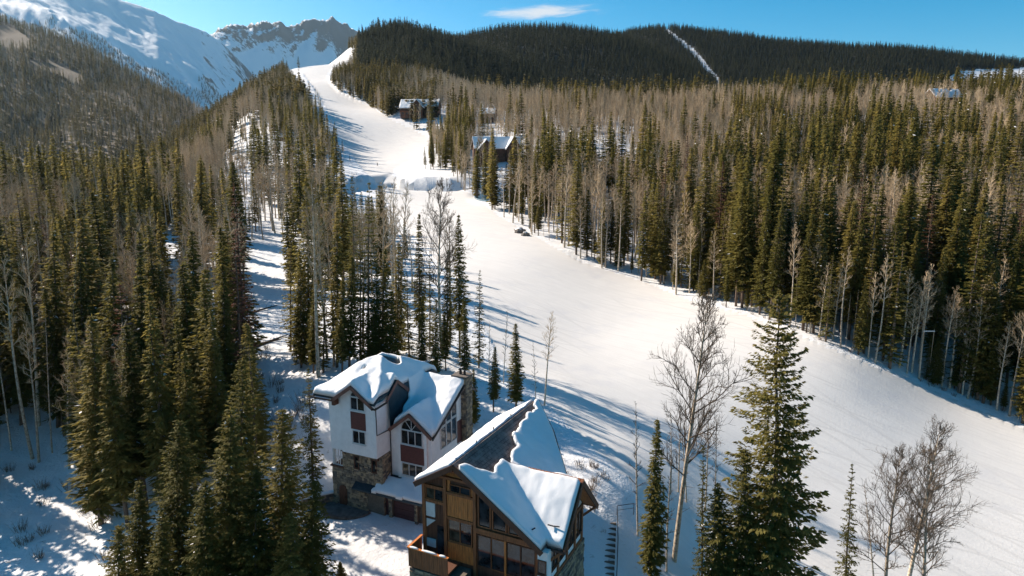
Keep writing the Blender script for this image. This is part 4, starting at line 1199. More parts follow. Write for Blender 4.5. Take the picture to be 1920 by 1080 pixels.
    p = MB(); F0.box(p, -3.05, -1.22, G + 2.78, G + 4.62, -.02, .05); p.obj('panel', 'wood_red', root)['label'] = 'dark red panel between the bay windows'
    window(root, RB, 2.55, 3.85, G + 4.35, G + 5.85, 2, 1, arch=.5)
    window(root, FW, 1.60, 4.05, G + 1.25, G + 2.65, 3, 1, out=.22, arch=1.12)
    window(root, FW, 1.60, 4.05, G - 2.2, G - .95, 3, 1, out=.22, glass=('glass_warm', 'glass', 'glass'))
    p = MB(); FW.box(p, 1.42, 4.22, G - .80, G + 1.02, .2, .27); p.obj('panel', 'wood_red', root)
    for k in range(3):
        x0 = 4.1 + k * 1.12
        window(root, RW, x0, x0 + .98, G + .35, G + 2.55 + k * .12, 1, 1, sill=False)
        window(root, RW, x0, x0 + .98, G + 2.8 + k * .12, G + 3.2 + k * .66, 1, 1, sill=False)
    p = MB(); RW.box(p, 7.5, 8.5, G - .4, G + 2.1, -.02, .05); p.obj('panel', 'wood_red', root)
    # stone base
    sb = MB()
    SF = Wall((0, .9, 0), ex, (0, -1, 0))
    SF.box(sb, -6.55, -2.3, -.8, G - 2.25, -.4, 0); SF.box(sb, -5.1, -.05, G - 2.248, G - .0, -.4, 0)
    SF.box(sb, -2.298, -.05, -.8, G - 2.25, -.4, 0)
    sb.box(-.45, -.05, 1.302, 2.3, -.8, G); sb.box(-6.55, -6.15, 1.302, 10.4, -.8, G - 2.25)
    sb.box(-5.1, -4.75, 1.302, 6, G - 2.248, G)
    sb.obj('stone_base', 'mortar', root)
    DOOR = (-5.75, -4.75)
    stones(root, SF, -6.55, -.05, -.4, G - 2.25, skip=((DOOR[0] - .1, DOOR[1] + .1, 0, 2.5), (-2.2, .9, -.5, 2.2)), seed=3)
    stones(root, SF, -5.1, -.05, G - 2.25, G - .05, skip=((-3.62, -2.95, G - 2.1, G - .6), (-1.4, -.7, G - 2.1, G - .6)), seed=4)
    stones(root, Wall((-.05, 0, 0), ey, (1, 0, 0)), .9, 2.34, 0, G - .1, seed=5)
    window(root, SF, -3.5, -3.05, G - 1.95, G - .75, 1, 1, 'wood_dark'); window(root, SF, -1.28, -.8, G - 1.95, G - .75, 1, 1, 'wood_dark')
    d_ = MB(); n = 8; arc = [(DOOR[0], 0), (DOOR[1], 0)] + [((DOOR[0] + DOOR[1]) / 2 + .5 * math.cos(math.pi * k / n), 1.85 + .5 * math.sin(math.pi * k / n)) for k in range(n + 1)]
    SF.poly(d_, arc, -.02, .06); dd = d_.obj('door', 'wood_dark', root)
    h_ = MB(); SF.box(h_, DOOR[1] - .16, DOOR[1] - .1, .95, 1.2, .05, .12); h_.obj('handle', 'iron', dd)
    # corner porch above the entrance
    pc = MB(); pc.tube([(-6.35, 1.05, G - 2.2), (-6.35, 1.05, G + .1)], [.16, .16], 8); pc.obj('porch_column', 'white_trim', root)
    pr = MB(); SF.box(pr, -6.2, -5.1, G - 1.25, G - 1.15, -.1, -.02); SF.box(pr, -6.2, -5.1, G - 2.2, G - 2.1, -.1, -.02)
    for k in range(4): pr.beam(SF.p(-6.1 + k * .3, G - 2.15, -.05), SF.p(-5.9 + k * .3 * (1 if k % 2 else .8), G - 1.2, -.05), .06, .06, (0, -1, 0))
    for k in range(3): pr.beam(SF.p(-6.1 + k * .35, G - 1.2, -.05), SF.p(-5.95 + k * .3, G - .1, -.05), .06, .06, (0, -1, 0))
    pr.obj('porch_lattice', 'white_trim', root)
    lg = MB(); SF.box(lg, -6.7, -5.0, G - 2.36, G - 2.2, -.6, .16); lg.obj('porch_ledge', 'wood_dark', root)
    for x in (-4.75, -.55):
        bb = MB(); bb.prism([SF.p(x, G, 0), SF.p(x, G - .75, 0), SF.p(x, G, .75)], (.16, 0, 0)); bb.obj('bracket', 'wood_dark', root)
    # garage
    GF_ = Wall((0, 1.25, 0), ex, (0, -1, 0))
    gw = MB(); gw.box(-2.35, 5.0, 1.302, 2.3, -.8, G - 3.6); gw.obj('garage_wall', 'mortar', root)
    for x0, x1 in ((-2.05, .45), (.98, 3.6)):
        g = MB(); GF_.box(g, x0, x1, -.25, 2.45, -.06, .0); gd = g.obj('garage_door', 'garage_red', root)
        for k in range(4):
            q = MB(); GF_.box(q, x0 + .06, x1 - .06, -.2 + k * .65, -.2 + k * .65 + .60, 0.0, .035); q.obj('door_panel', 'garage_red', gd)
    for k, (x0, x1) in enumerate(((-2.4, -2.1), (.5, .93), (3.65, 4.0))):
        q = MB(); q.box(x0, x1, 1.0, 1.302, -.8, 2.7); q.obj('pillar', 'mortar', root)
        stones(root, Wall((0, 1.0, 0), ex, (0, -1, 0)), x0, x1, -.2, 2.65, seed=10 + k, sx=.3)
    # canopy over the garage and its snow
    U2, V2 = roof_grid(-3.5, 5.1, .1, 2.3, .11)
    cr = 2.75 + (V2 - .1) * .60
    cm = np.ones_like(U2, bool)
    can = slab('canopy', U2, V2, cr, cr - .16, cm, 'metal_roof', root, False)
    left = -.95 + .22 * np.sin(V2 * 3.1) + .12 * np.sin(V2 * 7) - .35 * (V2 < .5)
    snow_cover('canopy_snow', U2, V2, cr, (U2 > left) & (V2 > .12 + .03 * np.sin(U2 * 2)) & ~((V2 > 1.9) & (np.sin(U2 * 1.9) > .2)), .26, can, 33, soft=2, lump=.08, smooth_n=1)
    q = MB()
    for k in range(12): q.beam((-3.4 + k * .22, .15, 2.80), (-3.4 + k * .22, 2.25, 4.06), .03, .04)
    q.obj('canopy_seam', 'metal_roof', can)['kind'] = 'stuff'
    # chimney
    ch = MB(); ch.box(4.0, 5.55, 8.55, 9.9, -6, G + 6.7); chm = ch.obj('chimney', 'mortar', root)
    stones(chm, Wall((4.0, 8.55, 0), ex, (0, -1, 0)), 0, 1.55, G - 3, G + 6.7, seed=17)
    stones(chm, Wall((5.55, 8.55, 0), ey, (1, 0, 0)), 0, 1.35, G - 4, G + 6.7, seed=18)
    ch = MB(); ch.box(3.85, 5.7, 8.4, 10.05, G + 6.7, G + 6.88); ch.obj('chimney_cap', 'stone_dark', chm)
    ch = MB(); ch.tube([(4.6, 9.2, G + 6.88), (4.6, 9.2, G + 7.5)], [.16, .14], 8); ch.tube([(5.1, 9.2, G + 6.88), (5.1, 9.2, G + 7.35)], [.14, .14], 8); ch.obj('flue', 'iron', chm)
    # snow guards and vent
    return root
def hipz(u, v):
    return 9.1 - max((u + 2.8) * .86, -(u + 2.8) * .68, (v - 5.4) * .52, -(v - 5.4) * .52)
WH = white_house()

def terrace():
    th = R(-25); C0 = atz(707, 861, -30.1)
    t = empty('entrance_terrace', (C0[0], C0[1], HG), th)
    tag(t, 'curved paved entrance terrace before the arched door of the white house', 'terrace')
    n = 16; arc = [(-6.6, .9, 0)] + [(-4.6 + 2.9 * math.cos(math.pi + math.pi * k / n), .6 + 2.3 * math.sin(math.pi + math.pi * k / n) * 1.0, 0) for k in range(n + 1)] + [(-1.7, .9, 0)]
    mb = MB(); mb.prism([(x, y, -1.0) for x, y, z in arc], (0, 0, 1.12)); mb.obj('paving', 'paving', t)
    kb = MB()
    for k in range(1, n + 1): kb.beam((arc[k][0], arc[k][1], .10), (arc[k + 1][0], arc[k + 1][1], .10), .34, .34)
    kb.obj('kerb', 'stone_dark', t)
    w = empty('garden_wall', (C0[0], C0[1], HG), th)
    tag(w, 'low stone wall capped with snow beside the arched entrance', 'wall')
    W2 = Wall((-6.6, 1.2, 0), (-.62, -.78, 0), (.78, -.62, 0))
    mb = MB(); W2.box(mb, 0, 3.6, -1, 1.0, -.35, 0); mb.obj('core', 'mortar', w)
    stones(w, W2, 0, 3.6, -.2, 1.0, seed=44)
    mb = MB(); W2.box(mb, -.05, 3.65, 1.0, 1.22, -.42, .1); o = mb.obj('snow_cap', 'snow_roof', w)
    bv = o.modifiers.new('soft', 'BEVEL'); bv.width = .09; bv.segments = 3
terrace()

# ------------------------------------------------------------------ the timber chalet
def chalet():
    th = R(-26); P0 = atz(850, 872, -23.0); B = 13.6                 # front peak of the roof, 13.6 m above the base
    root = empty('timber_chalet', (P0[0], P0[1], -23.0 - B), th)
    tag(root, 'brown timber chalet with a steep gabled roof half under smooth snow', 'house')
    ex, ey = (1, 0, 0), (0, 1, 0)
    st = .13
    U_, V2 = roof_grid(-3.55, 8.75, 0, 15.7, st)
    main = np.where(U_ < 0, .60 * U_, -.71 * U_)
    cross = np.where((U_ > 1.2), -1.45 - 1.03 * np.abs(V2 - 4.75), -99)
    cut = np.interp(V2, [0, 7.4, 8.4, 9.85, 13.33, 15.6], [7.3, 7.3, 6.3, 5.24, 2.63, .15])
    mm = (U_ <= cut) & (V2 <= 15.65)
    cm = (U_ > 1.2) & (U_ <= 8.65) & (np.abs(V2 - 4.75) < 3.72)
    roof = np.where(mm, main, -99); roof = np.maximum(roof, np.where(cm, cross, -99))
    mask = mm | cm
    roof = np.where(roof < -50, -5, roof) + B
    rf = slab('roof', U_, V2, roof, roof - .24, mask, 'shingle', root, False)
    n1 = fbm(U_ / .9, V2 / .9, 50, 3); n2 = fbm(U_ / .35, V2 / .35, 51, 2)
    front_is = cross >= main
    # lit slope: thin even snow, bare along the ridge
    snl = mask & (U_ < -.30 + n1 * .35)
    snow_cover('roof_snow', U_, V2, roof, snl, .30, rf, 61, soft=2, lump=.05, smooth_n=1)
    # snow lying over the near half of the shaded slope and the cross gable
    low_edge = np.interp(V2, [0, .6, 1.4, 2.4, 3.4, 4.75], [.22, .45, 1.25, 2.1, 1.75, 1.9])
    sn1 = mask & (V2 < 4.62) & (U_ > low_edge + n1 * .5 + n2 * .25) & (U_ > 0)
    snow_cover('roof_snow', U_, V2, roof, sn1, .46, rf, 62, soft=4, lump=.20, smooth_n=10)
    # the far patch between the cross gable and the back prow
    e2 = np.interp(V2, [4.75, 6, 7, 8, 9.5, 11, 12.5, 13.6, 14.8, 15.6], [2.4, 2.0, 1.75, 1.1, .95, .75, .55, .42, .18, .1])
    sn2 = mask & (V2 > 4.98) & (U_ > e2 + n1 * .8 + n2 * .35) & (U_ > .05) & ~((cross > main) & (V2 > 4.75) & (V2 < 5.3) & (U_ > 3.2))
    snow_cover('roof_snow', U_, V2, roof, sn2, .42, rf, 63, soft=4, lump=.18, smooth_n=6)
    cap = MB(); k = 0; u = 1.9
    while u < 8.6:
        cap.prism([(u, 4.55, B - 1.62 + .02), (u, 4.75, B - 1.36), (u, 4.95, B - 1.62 + .02)], (.26, 0, .02)); u += .30
    cap.obj('ridge_cap', 'wood_mid', rf)['kind'] = 'stuff'
    cap = MB(); v = 0.0
    while v < 15.5:
        cap.prism([(-.22, v, B - .10), (0, v, B + .07), (.22, v, B - .12)], (0, .32, .012)); v += .34
    cap.obj('ridge_cap', 'shingle', rf)['kind'] = 'stuff'
    for x, y in ((-.35, 4.2), (-.4, 7.3), (-.35, 10.6)):
        q = MB(); q.tube([(x, y, B - .3), (x, y, B + .28)], [.06, .06], 6); q.obj('vent_pipe', 'iron', rf)
    # fascia along the rakes and eaves
    fb = MB()
    for a, b_ in (((-3.6, -.04, -2.16), (0, -.04, 0)), ((0, -.04, 0), (7.35, -.04, -5.22)), ((8.7, 1.0, -5.33), (8.7, 4.75, -1.45)), ((8.7, 4.75, -1.45), (8.7, 8.5, -5.33)),
                  ((.1, 15.7, 0), (2.7, 13.35, -1.87)), ((2.7, 13.35, -1.87), (5.3, 9.85, -3.72)), ((-3.6, 15.7, -2.16), (0, 15.7, 0))):
        fb = MB(); fb.beam((a[0], a[1], a[2] + B - .2), (b_[0], b_[1], b_[2] + B - .2), .08, .42)
        fb.obj('rake_board', 'wood_dark', root)
    ev = MB()
    for a, b_ in (((-3.6, 0, -2.2), (-3.6, 15.6, -2.2)), ((7.3, .98, -5.3), (8.7, .98, -5.36)), ((7.3, 8.5, -5.36), (8.7, 8.5, -5.36))):
        ev = MB(); ev.beam((a[0], a[1], a[2] + B - .16), (b_[0], b_[1], b_[2] + B - .16), .12, .16)
        ev.obj('gutter', 'gutter', root)
    sf = MB()                                                     # boarded underside of the cross gable's overhang
    for s_ in (-1, 1):
        sf.prism([(7.5, 4.75, B - 1.72), (8.62, 4.75, B - 1.72), (8.62, 4.75 + s_ * 3.6, B - 5.42), (7.5, 4.75 + s_ * 3.6, B - 5.42)], (0, 0, -.04))
    sf.obj('soffit', 'wood_orange', root)
    for (x, z) in ((-3.0, -4.0),):
        pass
    # walls
    F = Wall((0, .8, B), ex, (0, -1, 0))
    wl = MB()
    F.poly(wl, [(-3.3, -B - 1), (7.0, -B - 1), (7.0, -5.25), (0, -.28), (-3.3, -2.28)], -.3, 0)
    Rw = Wall((7.4, 0, B), ey, (1, 0, 0))
    wl.box(-3.3, -3.0, 1.102, 13.2, -1, B - 2.4); wl.box(-2.998, 1.2, 12.9, 13.2, -1, B - 2.5)
    wl.prism([(4.3, 8.5, -1), (1.35, 13.0, -1), (1.1, 12.85, -1), (4.05, 8.35, -1)], (0, 0, B - 3.0))
    wl.obj('wall', 'wood_dark', root)
    wr = MB(); Rw.poly(wr, [(1.102, -8.6), (8.3, -8.6), (8.3, -5.4), (4.75, -1.8), (1.102, -5.4)], -.25, 0); wr.obj('wall', 'stucco', root)
    ws = MB(); Rw.box(ws, .5, 8.5, -B - 2.0, -8.602, -.5, .12); F.box(ws, 5.9, 7.398, -B - 2, -8.6, 0, .28); F.box(ws, -3.5, 1.0, -B - 2, -8.9, .0, 1.9); ws.obj('stone_base', 'mortar', root)
    stones(root, Wall((7.52, 0, B), ey, (1, 0, 0)), .5, 8.5, -B - 1.5, -8.6, seed=71, sx=.5, sz=.28)
    stones(root, Wall((0, -1.1, B), ex, (0, -1, 0)), -3.5, 1.0, -B - 1.5, -8.9, seed=72)
    # timber frame of the side gable
    tf = MB()
    for a, b_ in (((1.3, -8.5), (1.3, -5.3)), ((8.1, -8.5), (8.1, -5.3)), ((4.75, -8.5), (4.75, -2.0)), ((1.2, -5.45), (8.2, -5.45)), ((2.9, -8.5), (2.9, -3.9)), ((6.5, -8.5), (6.5, -3.9)), ((1.2, -8.55), (8.2, -8.55)), ((3.1, -5.3), (4.6, -2.4)), ((6.3, -5.3), (4.9, -2.4))):
        tf = MB(); tf.beam(Rw.p(*a, .05), Rw.p(*b_, .05), .26, .16, (1, 0, 0))
        tf.obj('timber', 'wood_mid', root)
    for x0, x1 in ((1.6, 2.7), (3.1, 4.5), (5.0, 6.3), (6.7, 7.9)):
        window(root, Rw, x0, x1, -7.6, -5.8, 2, 1, 'wood_dark', out=.01)
    for y in (1.05, 8.45):
        p = MB(); p.beam((8.55, y, B - 5.5), (7.4, y, B - 6.6), .16, .18); p.obj('bracket', 'wood_mid', root)
    # corner posts and the projecting window tower
    for x in (-3.2, -1.22, 1.42, 6.7):
        tp = MB(); F.box(tp, x - .13, x + .13, -B - .5, -2.1 if x < -2 else (-1.15 if x < 2 else -5.1), .0, .20); tp.obj('post', 'wood_mid', root)
    for x0, x1, z0, z1, oo in ((1.55, 6.57, -5.55, -5.10, .22), (-1.09, 1.29, -2.92, -2.74, .17), (-3.07, -1.35, -2.72, -2.50, .16), (-1.09, 1.29, -4.98, -4.80, .16), (-3.07, -1.35, -3.98, -3.78, .16), (-2.2, 1.9, -1.62, -1.42, .30), (-.7, .7, -1.02, -.86, .28)):
        bm_ = MB(); F.box(bm_, x0, x1, z0, z1, 0, oo); bm_.obj('beam', 'wood_mid', root)
    tn = MB(); F.poly(tn, [(-1.9, -1.42), (1.6, -1.42), (0, -.42)], .002, .06); F.box(tn, -1.05, -.78, -2.7, -1.62, .002, .07); F.box(tn, 1.02, 1.28, -2.7, -1.62, .002, .07); tn.obj('gable_boarding', 'wood_orange', root)
    boards(root, F, -1.05, 1.26, -4.78, -2.94, 'wood_orange', .06, .165, 5)
    boards(root, F, -1.05, 1.26, -8.5, -6.95, 'wood_orange', .06, .165, 6)
    boards(root, F, -2.15, -1.38, -5.35, -4.0, 'wood_dark', .03, .16, 7)
    window(root, F, -.72, 1.0, -2.62, -2.10, 2, 1, 'wood_mid', out=.05)
    window(root, F, -.92, 1.1, -6.80, -5.05, 2, 1, 'wood_mid', glass=('glass_warm', 'glass'), out=.06)
    window(root, F, -2.98, -1.45, -3.66, -2.80, 2, 1, 'wood_mid', glass=('glass_warm', 'glass'), out=.02)
    q = MB(); F.box(q, -3.05, -2.22, -5.25, -4.05, .002, .08); q.obj('panel', 'white_trim', root)['label'] = 'white panel beside the balcony'
    q = MB(); F.box(q, -3.05, -2.22, -7.9, -7.2, .002, .08); q.obj('panel', 'white_trim', root)
    q = MB(); F.poly(q, [(-3.05, -5.5), (-2.2, -5.5), (-3.05, -6.25)], .002, .05); q.obj('panel', 'white_trim', root)
    q = MB(); F.box(q, -2.05, -1.45, -8.4, -5.9, .0, .05); d_ = q.obj('balcony_door', 'glass', root)
    # glazing under the rake
    for pts in ([(1.72, -4.95), (2.75, -4.95), (2.75, -2.55), (1.72, -1.80)], [(2.95, -4.95), (4.1, -4.95), (4.1, -3.5), (2.95, -2.70)], [(4.3, -4.95), (5.75, -4.95), (4.3, -3.65)]):
        fr = MB()
        for k in range(len(pts)): fr.beam(F.p(*pts[k], .05), F.p(*pts[(k + 1) % len(pts)], .05), .10, .12, (0, -1, 0))
        w_ = fr.obj('window', 'wood_mid', root)
        g = MB(); F.poly(g, pts, -.02, .03); g.obj('pane', 'glass', w_)
    for k, (x0, x1) in enumerate(((1.65, 2.75), (2.85, 3.95), (4.15, 5.25), (5.35, 6.45))):
        window(root, F, x0, x1, -8.3, -5.75, 1, 1, 'wood_dark' if k != 1 else 'wood_mid', sill=False, out=.02)
    q = MB(); F.box(q, 3.97, 4.13, -8.5, -5.6, .0, .2); q.obj('post', 'wood_orange', root)
    # low corner room
    q = MB(); q.box(6.85, 7.65, .35, 1.1, B - 9.5, B - 5.45); q.obj('corner_wall', 'stucco', root)
    window(root, Wall((0, .35, B), ex, (0, -1, 0)), 6.95, 7.5, -7.2, -6.2, 1, 1, 'wood_dark')
    # balcony and lower deck, each board its own piece
    for nm, x0, x1, y, z0, z1, ret in (('balcony', -3.55, .05, -1.15, -8.75, -7.12, True), ('deck', .35, 6.9, -1.6, -10.0, -8.75, False)):
        bo = MB(); bo.box(x0 + .02, x1 - .02, y + .08, .8, B + z0 + .05, B + z0 + .25); fl = bo.obj(nm + '_floor', 'wood_dark', root)
        FB = Wall((0, y, B), ex, (0, -1, 0))
        boards(fl, FB, x0, x1, z0, z1 - .06, 'wood_mid', .0, .18, 9)
        if ret: boards(fl, Wall((x0, y, B), ey, (-1, 0, 0)), .05, 1.9, z0, z1 - .06, 'wood_mid', .0, .18, 10)
        rl = MB(); FB.box(rl, x0 - .06, x1 + .04, z1 - .06, z1 + .03, -.12, .10)
        if ret: Wall((x0, y, B), ey, (-1, 0, 0)).box(rl, .0, 1.95, z1 - .06, z1 + .028, -.10, .10)
        rl.obj(nm + '_rail', 'wood_orange', fl)
    sn_ = MB()
    for x0, x1 in ((-3.4, -2.6), (-2.3, -.9), (-.7, -.1)):
        pts = [(x0 + (x1 - x0) * k / 6, -1.15, B - 7.07) for k in range(7)]
        sn_.tube(pts, [.03, .08, .1, .1, .1, .08, .03], 6)
    sn_.obj('rail_snow', 'snow_roof', root, True)
    ic = MB(); rg_ = random.Random(3)
    for k in range(9):
        x = -3.62; y = .05 + k * .16 + rg_.uniform(0, .1); l_ = rg_.uniform(.15, .75)
        ic.tube([(x, y, B - 2.3), (x, y, B - 2.3 - l_)], [.035, .004], 5)
    ic.obj('icicle', 'snow_roof', root)['kind'] = 'stuff'
    sg = MB()
    sg.beam((6.2, .6, B - 4.1), (6.5, .7, B - 3.9), .08, .08); sg.tube([(7.1, 1.6, B - 3.95), (7.5, 1.75, B - 4.05), (8.0, 1.7, B - 3.95)], [.05] * 3, 6)
    sg.obj('snow_guard', 'iron', rf)
    # satellite dish arm near the side eave
    return root
CH = chalet()

# ------------------------------------------------------------------ steps and handrail beside the chalet
def steps():
    x0, y0, z0 = ground_px(1141, 1090); x1, y1, z1 = ground_px(1146, 985)
    n = 11
    e = empty('outdoor_steps', (x0, y0, z0)); tag(e, 'narrow flight of dark outdoor steps cleared of snow beside the chalet', 'steps')
    for k in range(n):
        t_ = k / (n - 1)
        mb = MB(); y = (y1 - y0) * t_; x = (x1 - x0) * t_; z = (z1 - z0) * t_
        mb.box(x - .5, x + .5, y - .09, y + .09, z - .5, z + .035); mb.obj('tread', 'stone_dark', e)
    h = empty('handrail', (x0, y0, z0)); tag(h, 'thin dark metal handrail along the outdoor steps', 'handrail')
    P_ = [(x1 - x0 + .75, y1 - y0 + 1.2, z1 - z0), (.75 + (x1 - x0) * .5, (y1 - y0) * .5, (z1 - z0) * .5), (.75, 0, 0)]
    xe, ye, ze = ground_px(1188, 968)
    P_.insert(0, (xe - x0, ye - y0, ze - z0))
    tb = MB(); tb.tube([(p[0], p[1], p[2] + 1.25) for p in P_], [.04] * 4, 6); tb.obj('rail', 'iron', h)
    tb = MB(); tb.tube([(p[0], p[1], p[2] + .75) for p in P_], [.025] * 4, 5); tb.obj('rail', 'iron', h)
    for p in P_:
        q = MB(); q.tube([(p[0], p[1], p[2] - .4), (p[0], p[1], p[2] + 1.25)], [.04] * 2, 6); q.obj('post', 'iron', h)
steps()

# ------------------------------------------------------------------ lodges among the trees
def lodge(u, v, rot, w, d, h, rp, label, wings=(), base_z=0.0, y_hint=None):
    x, y, z = ground_px(u, v)
    r_ = empty('log_lodge', (x, y, z + base_z), R(rot)); tag(r_, label, 'house', 'snow-roofed houses among the trees')
    def block(x0, x1, y0, y1, hh, pk, axis, porch):
        mb = MB()
        if axis == 'y':
            xm = (x0 + x1) / 2
            mb.prism([(x0, y0, -2), (x1, y0, -2), (x1, y0, hh), (xm, y0, pk), (x0, y0, hh)], (0, y1 - y0, 0))
        else:
            ym = (y0 + y1) / 2
            mb.prism([(x0, y0, -2), (x0, y1, -2), (x0, y1, hh), (x0, ym, pk), (x0, y0, hh)], (x1 - x0, 0, 0))
        mb.obj('wall', 'far_wood', r_)
        o = .9
        U_, V2 = roof_grid(x0 - o, x1 + o, y0 - o, y1 + o, .35)
        if axis == 'y': rr = pk - np.abs(U_ - (x0 + x1) / 2) * (pk - hh) / ((x1 - x0) / 2)
        else: rr = pk - np.abs(V2 - (y0 + y1) / 2) * (pk - hh) / ((y1 - y0) / 2)
        rf = slab('roof', U_, V2, rr + .15, rr - .1, np.ones_like(U_, bool), 'wood_dark', r_, False)
        snow_cover('roof_snow', U_, V2, rr + .15, (fbm(U_ / 2.5, V2 / 2.5, int(w * 10 + hh), 2) > -.33), .55, rf, 5, soft=2, lump=.1, smooth_n=2)
        F_ = Wall((0, y0, 0), ex_, (0, -1, 0))
        nwin = max(1, int((x1 - x0) / 3.2))
        for lev in range(max(1, int(hh / 3.1))):
            for k in range(nwin):
                xc = x0 + (x1 - x0) * (k + .5) / nwin
                window(r_, F_, xc - .75, xc + .75, .9 + lev * 3.1, 2.4 + lev * 3.1, 2, 1, 'wood_mid', sill=False)
        if porch:
            q = MB(); q.box(x0, x1, y0 - 2.2, y0 - .002, 2.7, 2.95); dk = q.obj('deck', 'wood_mid', r_)
            q = MB(); q.box(x0, x1, y0 - 2.2, y0 - 2.1, 3.75, 3.87)
            for k in range(9): q.box(x0 + (x1 - x0 - .1) * k / 8, x0 + (x1 - x0 - .1) * k / 8 + .1, y0 - 2.2, y0 - 2.1, 2.95, 3.75)
            q.obj('rail', 'wood_mid', dk)
            for xx in (x0 + .2, (x0 + x1) / 2, x1 - .2):
                q = MB(); q.tube([(xx, y0 - 2.1, -2), (xx, y0 - 2.1, 2.7)], [.18, .18], 6); q.obj('post', 'wood_mid', r_)
    ex_ = (1, 0, 0)
    block(-w / 2, w / 2, 0, d, h, rp, 'x', False)
    for a in wings: block(*a)
    q = MB(); q.box(w * .2, w * .2 + 1.2, d * .5, d * .5 + 1.2, h, rp + 1.3); q.obj('chimney', 'stone_grey', r_)
    return r_
lodge(934, 306, 12, 25, 11, 9.0, 14.5, 'large brown log lodge with posts and decks above the small pond', ((-11, -3, -3.5, 4, 8.4, 13, 'y', True), (4.5, 12, -3.2, 4, 9, 14.6, 'y', True)), base_z=-1)
lodge(786, 222, -6, 30, 12, 7.5, 12.5, 'dark red log lodge with a pointed centre gable beside the upper ski run', ((-5, 4, -5, 4, 6.5, 12, 'y', True), (-14, -7, -4, 4, 6.0, 9.5, 'x', True)), base_z=2)
lodge(912, 232, -10, 12, 9, 5.5, 9.0, 'small half-hidden cabin uphill of the log lodge', (), 2)
lodge(1152, 338, 8, 22, 12, 4.5, 8.0, 'long low snow-roofed house hidden deep among aspens', (), 1)
lodge(1436, 366, -12, 16, 10, 5.5, 9.0, 'snow-roofed cabin peeping between aspen trunks across the run', (), 1)
lodge(1776, 214, 10, 20, 11, 8, 13, 'tall dark cabin standing above the aspens on the bench', (), 3)
lodge(535, 266, 18, 10, 7, 3.5, 6.2, 'cabin with patchy snow roof among spruces above the clearing', (), 0)

# ------------------------------------------------------------------ skier on the run
def skier():
    x, y, z = ground_px(708, 311)
    e = empty('person', (x, y, z), R(150)); tag(e, 'person in dark clothing skiing down the middle of the run', 'person')
    me = bpy.data.meshes.new('body')
    J = {'pel': (0, 0, .78), 'chest': (0, .16, 1.22), 'neck': (0, .22, 1.42), 'head': (0, .25, 1.56), 'top': (0, .25, 1.72)}
    J.update(kl=(-.16, .18, .48), al=(-.17, -.02, .10), fl=(-.17, .20, .06), kr=(.16, .18, .48), ar=(.17, -.02, .10), fr=(.17, .20, .06), sl=(-.21, .19, 1.34), el=(-.36, .28, 1.10), hl=(-.32, .52, 1.02), sr=(.21, .19, 1.34), er=(.36, .28, 1.10), hr=(.32, .52, 1.02), tl=(-.12, .03, .74), tr=(.12, .03, .74))
    E_ = [('pel', 'chest'), ('chest', 'neck'), ('neck', 'head'), ('head', 'top'), ('pel', 'tl'), ('tl', 'kl'), ('kl', 'al'), ('al', 'fl'), ('pel', 'tr'), ('tr', 'kr'), ('kr', 'ar'), ('ar', 'fr'), ('chest', 'sl'), ('sl', 'el'), ('el', 'hl'), ('chest', 'sr'), ('sr', 'er'), ('er', 'hr')]
    rad = dict(pel=.17, chest=.19, neck=.08, head=.12, top=.09, kl=.09, al=.08, fl=.07, kr=.09, ar=.08, fr=.07, sl=.09, el=.065, hl=.05, sr=.09, er=.065, hr=.05, tl=.12, tr=.12)
    nm = list(J); me.from_pydata([J[n] for n in nm], [(nm.index(a), nm.index(b_)) for a, b_ in E_], [])
    me.materials.append(M['clothing'])
    o = link('body', me, e)
    md = o.modifiers.new('skin', 'SKIN'); sv = me.skin_vertices.new(name='skin') if not me.skin_vertices else me.skin_vertices[0]
    for i, n in enumerate(nm): sv.data[i].radius = (rad[n], rad[n]); sv.data[i].use_root = (n == 'pel')
    sb = o.modifiers.new('sub', 'SUBSURF'); sb.levels = 1; sb.render_levels = 2
    hm = MB(); hm.tube([(0, .25, 1.55), (0, .25, 1.66), (0, .25, 1.76), (0, .25, 1.79)], [.135, .14, .10, .02], 10); hm.obj('helmet', 'trouser', e, True)
    for s_ in (-1, 1):
        k = MB(); k.beam((s_ * .17, -.75, .02), (s_ * .17, .85, .02), .10, .03); k.beam((s_ * .17, .85, .02), (s_ * .17, 1.0, .10), .09, .02); k.obj('ski', 'ski_red', e)
        k = MB(); k.tube([(s_ * .32, .52, 1.05), (s_ * .45, .10, .08)], [.014, .01], 5); k.obj('ski_pole', 'iron', e)
skier()

# ------------------------------------------------------------------ small things: logs, brush, snow-making frame, boulders
GLOG = 'fallen trunks lying in the lane'
for k, (u0, v0, u1, v1) in enumerate([(476, 655, 540, 630), (478, 650, 528, 640), (470, 590, 520, 575), (560, 300, 640, 285)]):
    a = ground_px(u0, v0); b_ = ground_px(u1, v1)
    o = MB(); v0_ = Vector((b_[0] - a[0], b_[1] - a[1], b_[2] - a[2]))
    o.tube([(0, 0, .2), tuple(v0_ * .5 + Vector((0, 0, .3))), tuple(v0_ + Vector((0, 0, .25)))], [.22, .18, .10], 8)
    for q in (.3, .55, .75): 
        p = v0_ * q + Vector((0, 0, .3)); o.tube([p, p + Vector((.3, .2, .7))], [.04, .015], 5)
    lg = o.obj('fallen_log', 'bark_spruce', None, True); lg.location = a
    tag(lg, 'bare fallen trunk lying across the sunny snow lane' if k < 3 else 'bare fallen trunk lying in the upper clearing', 'log', GLOG if k < 3 else None)
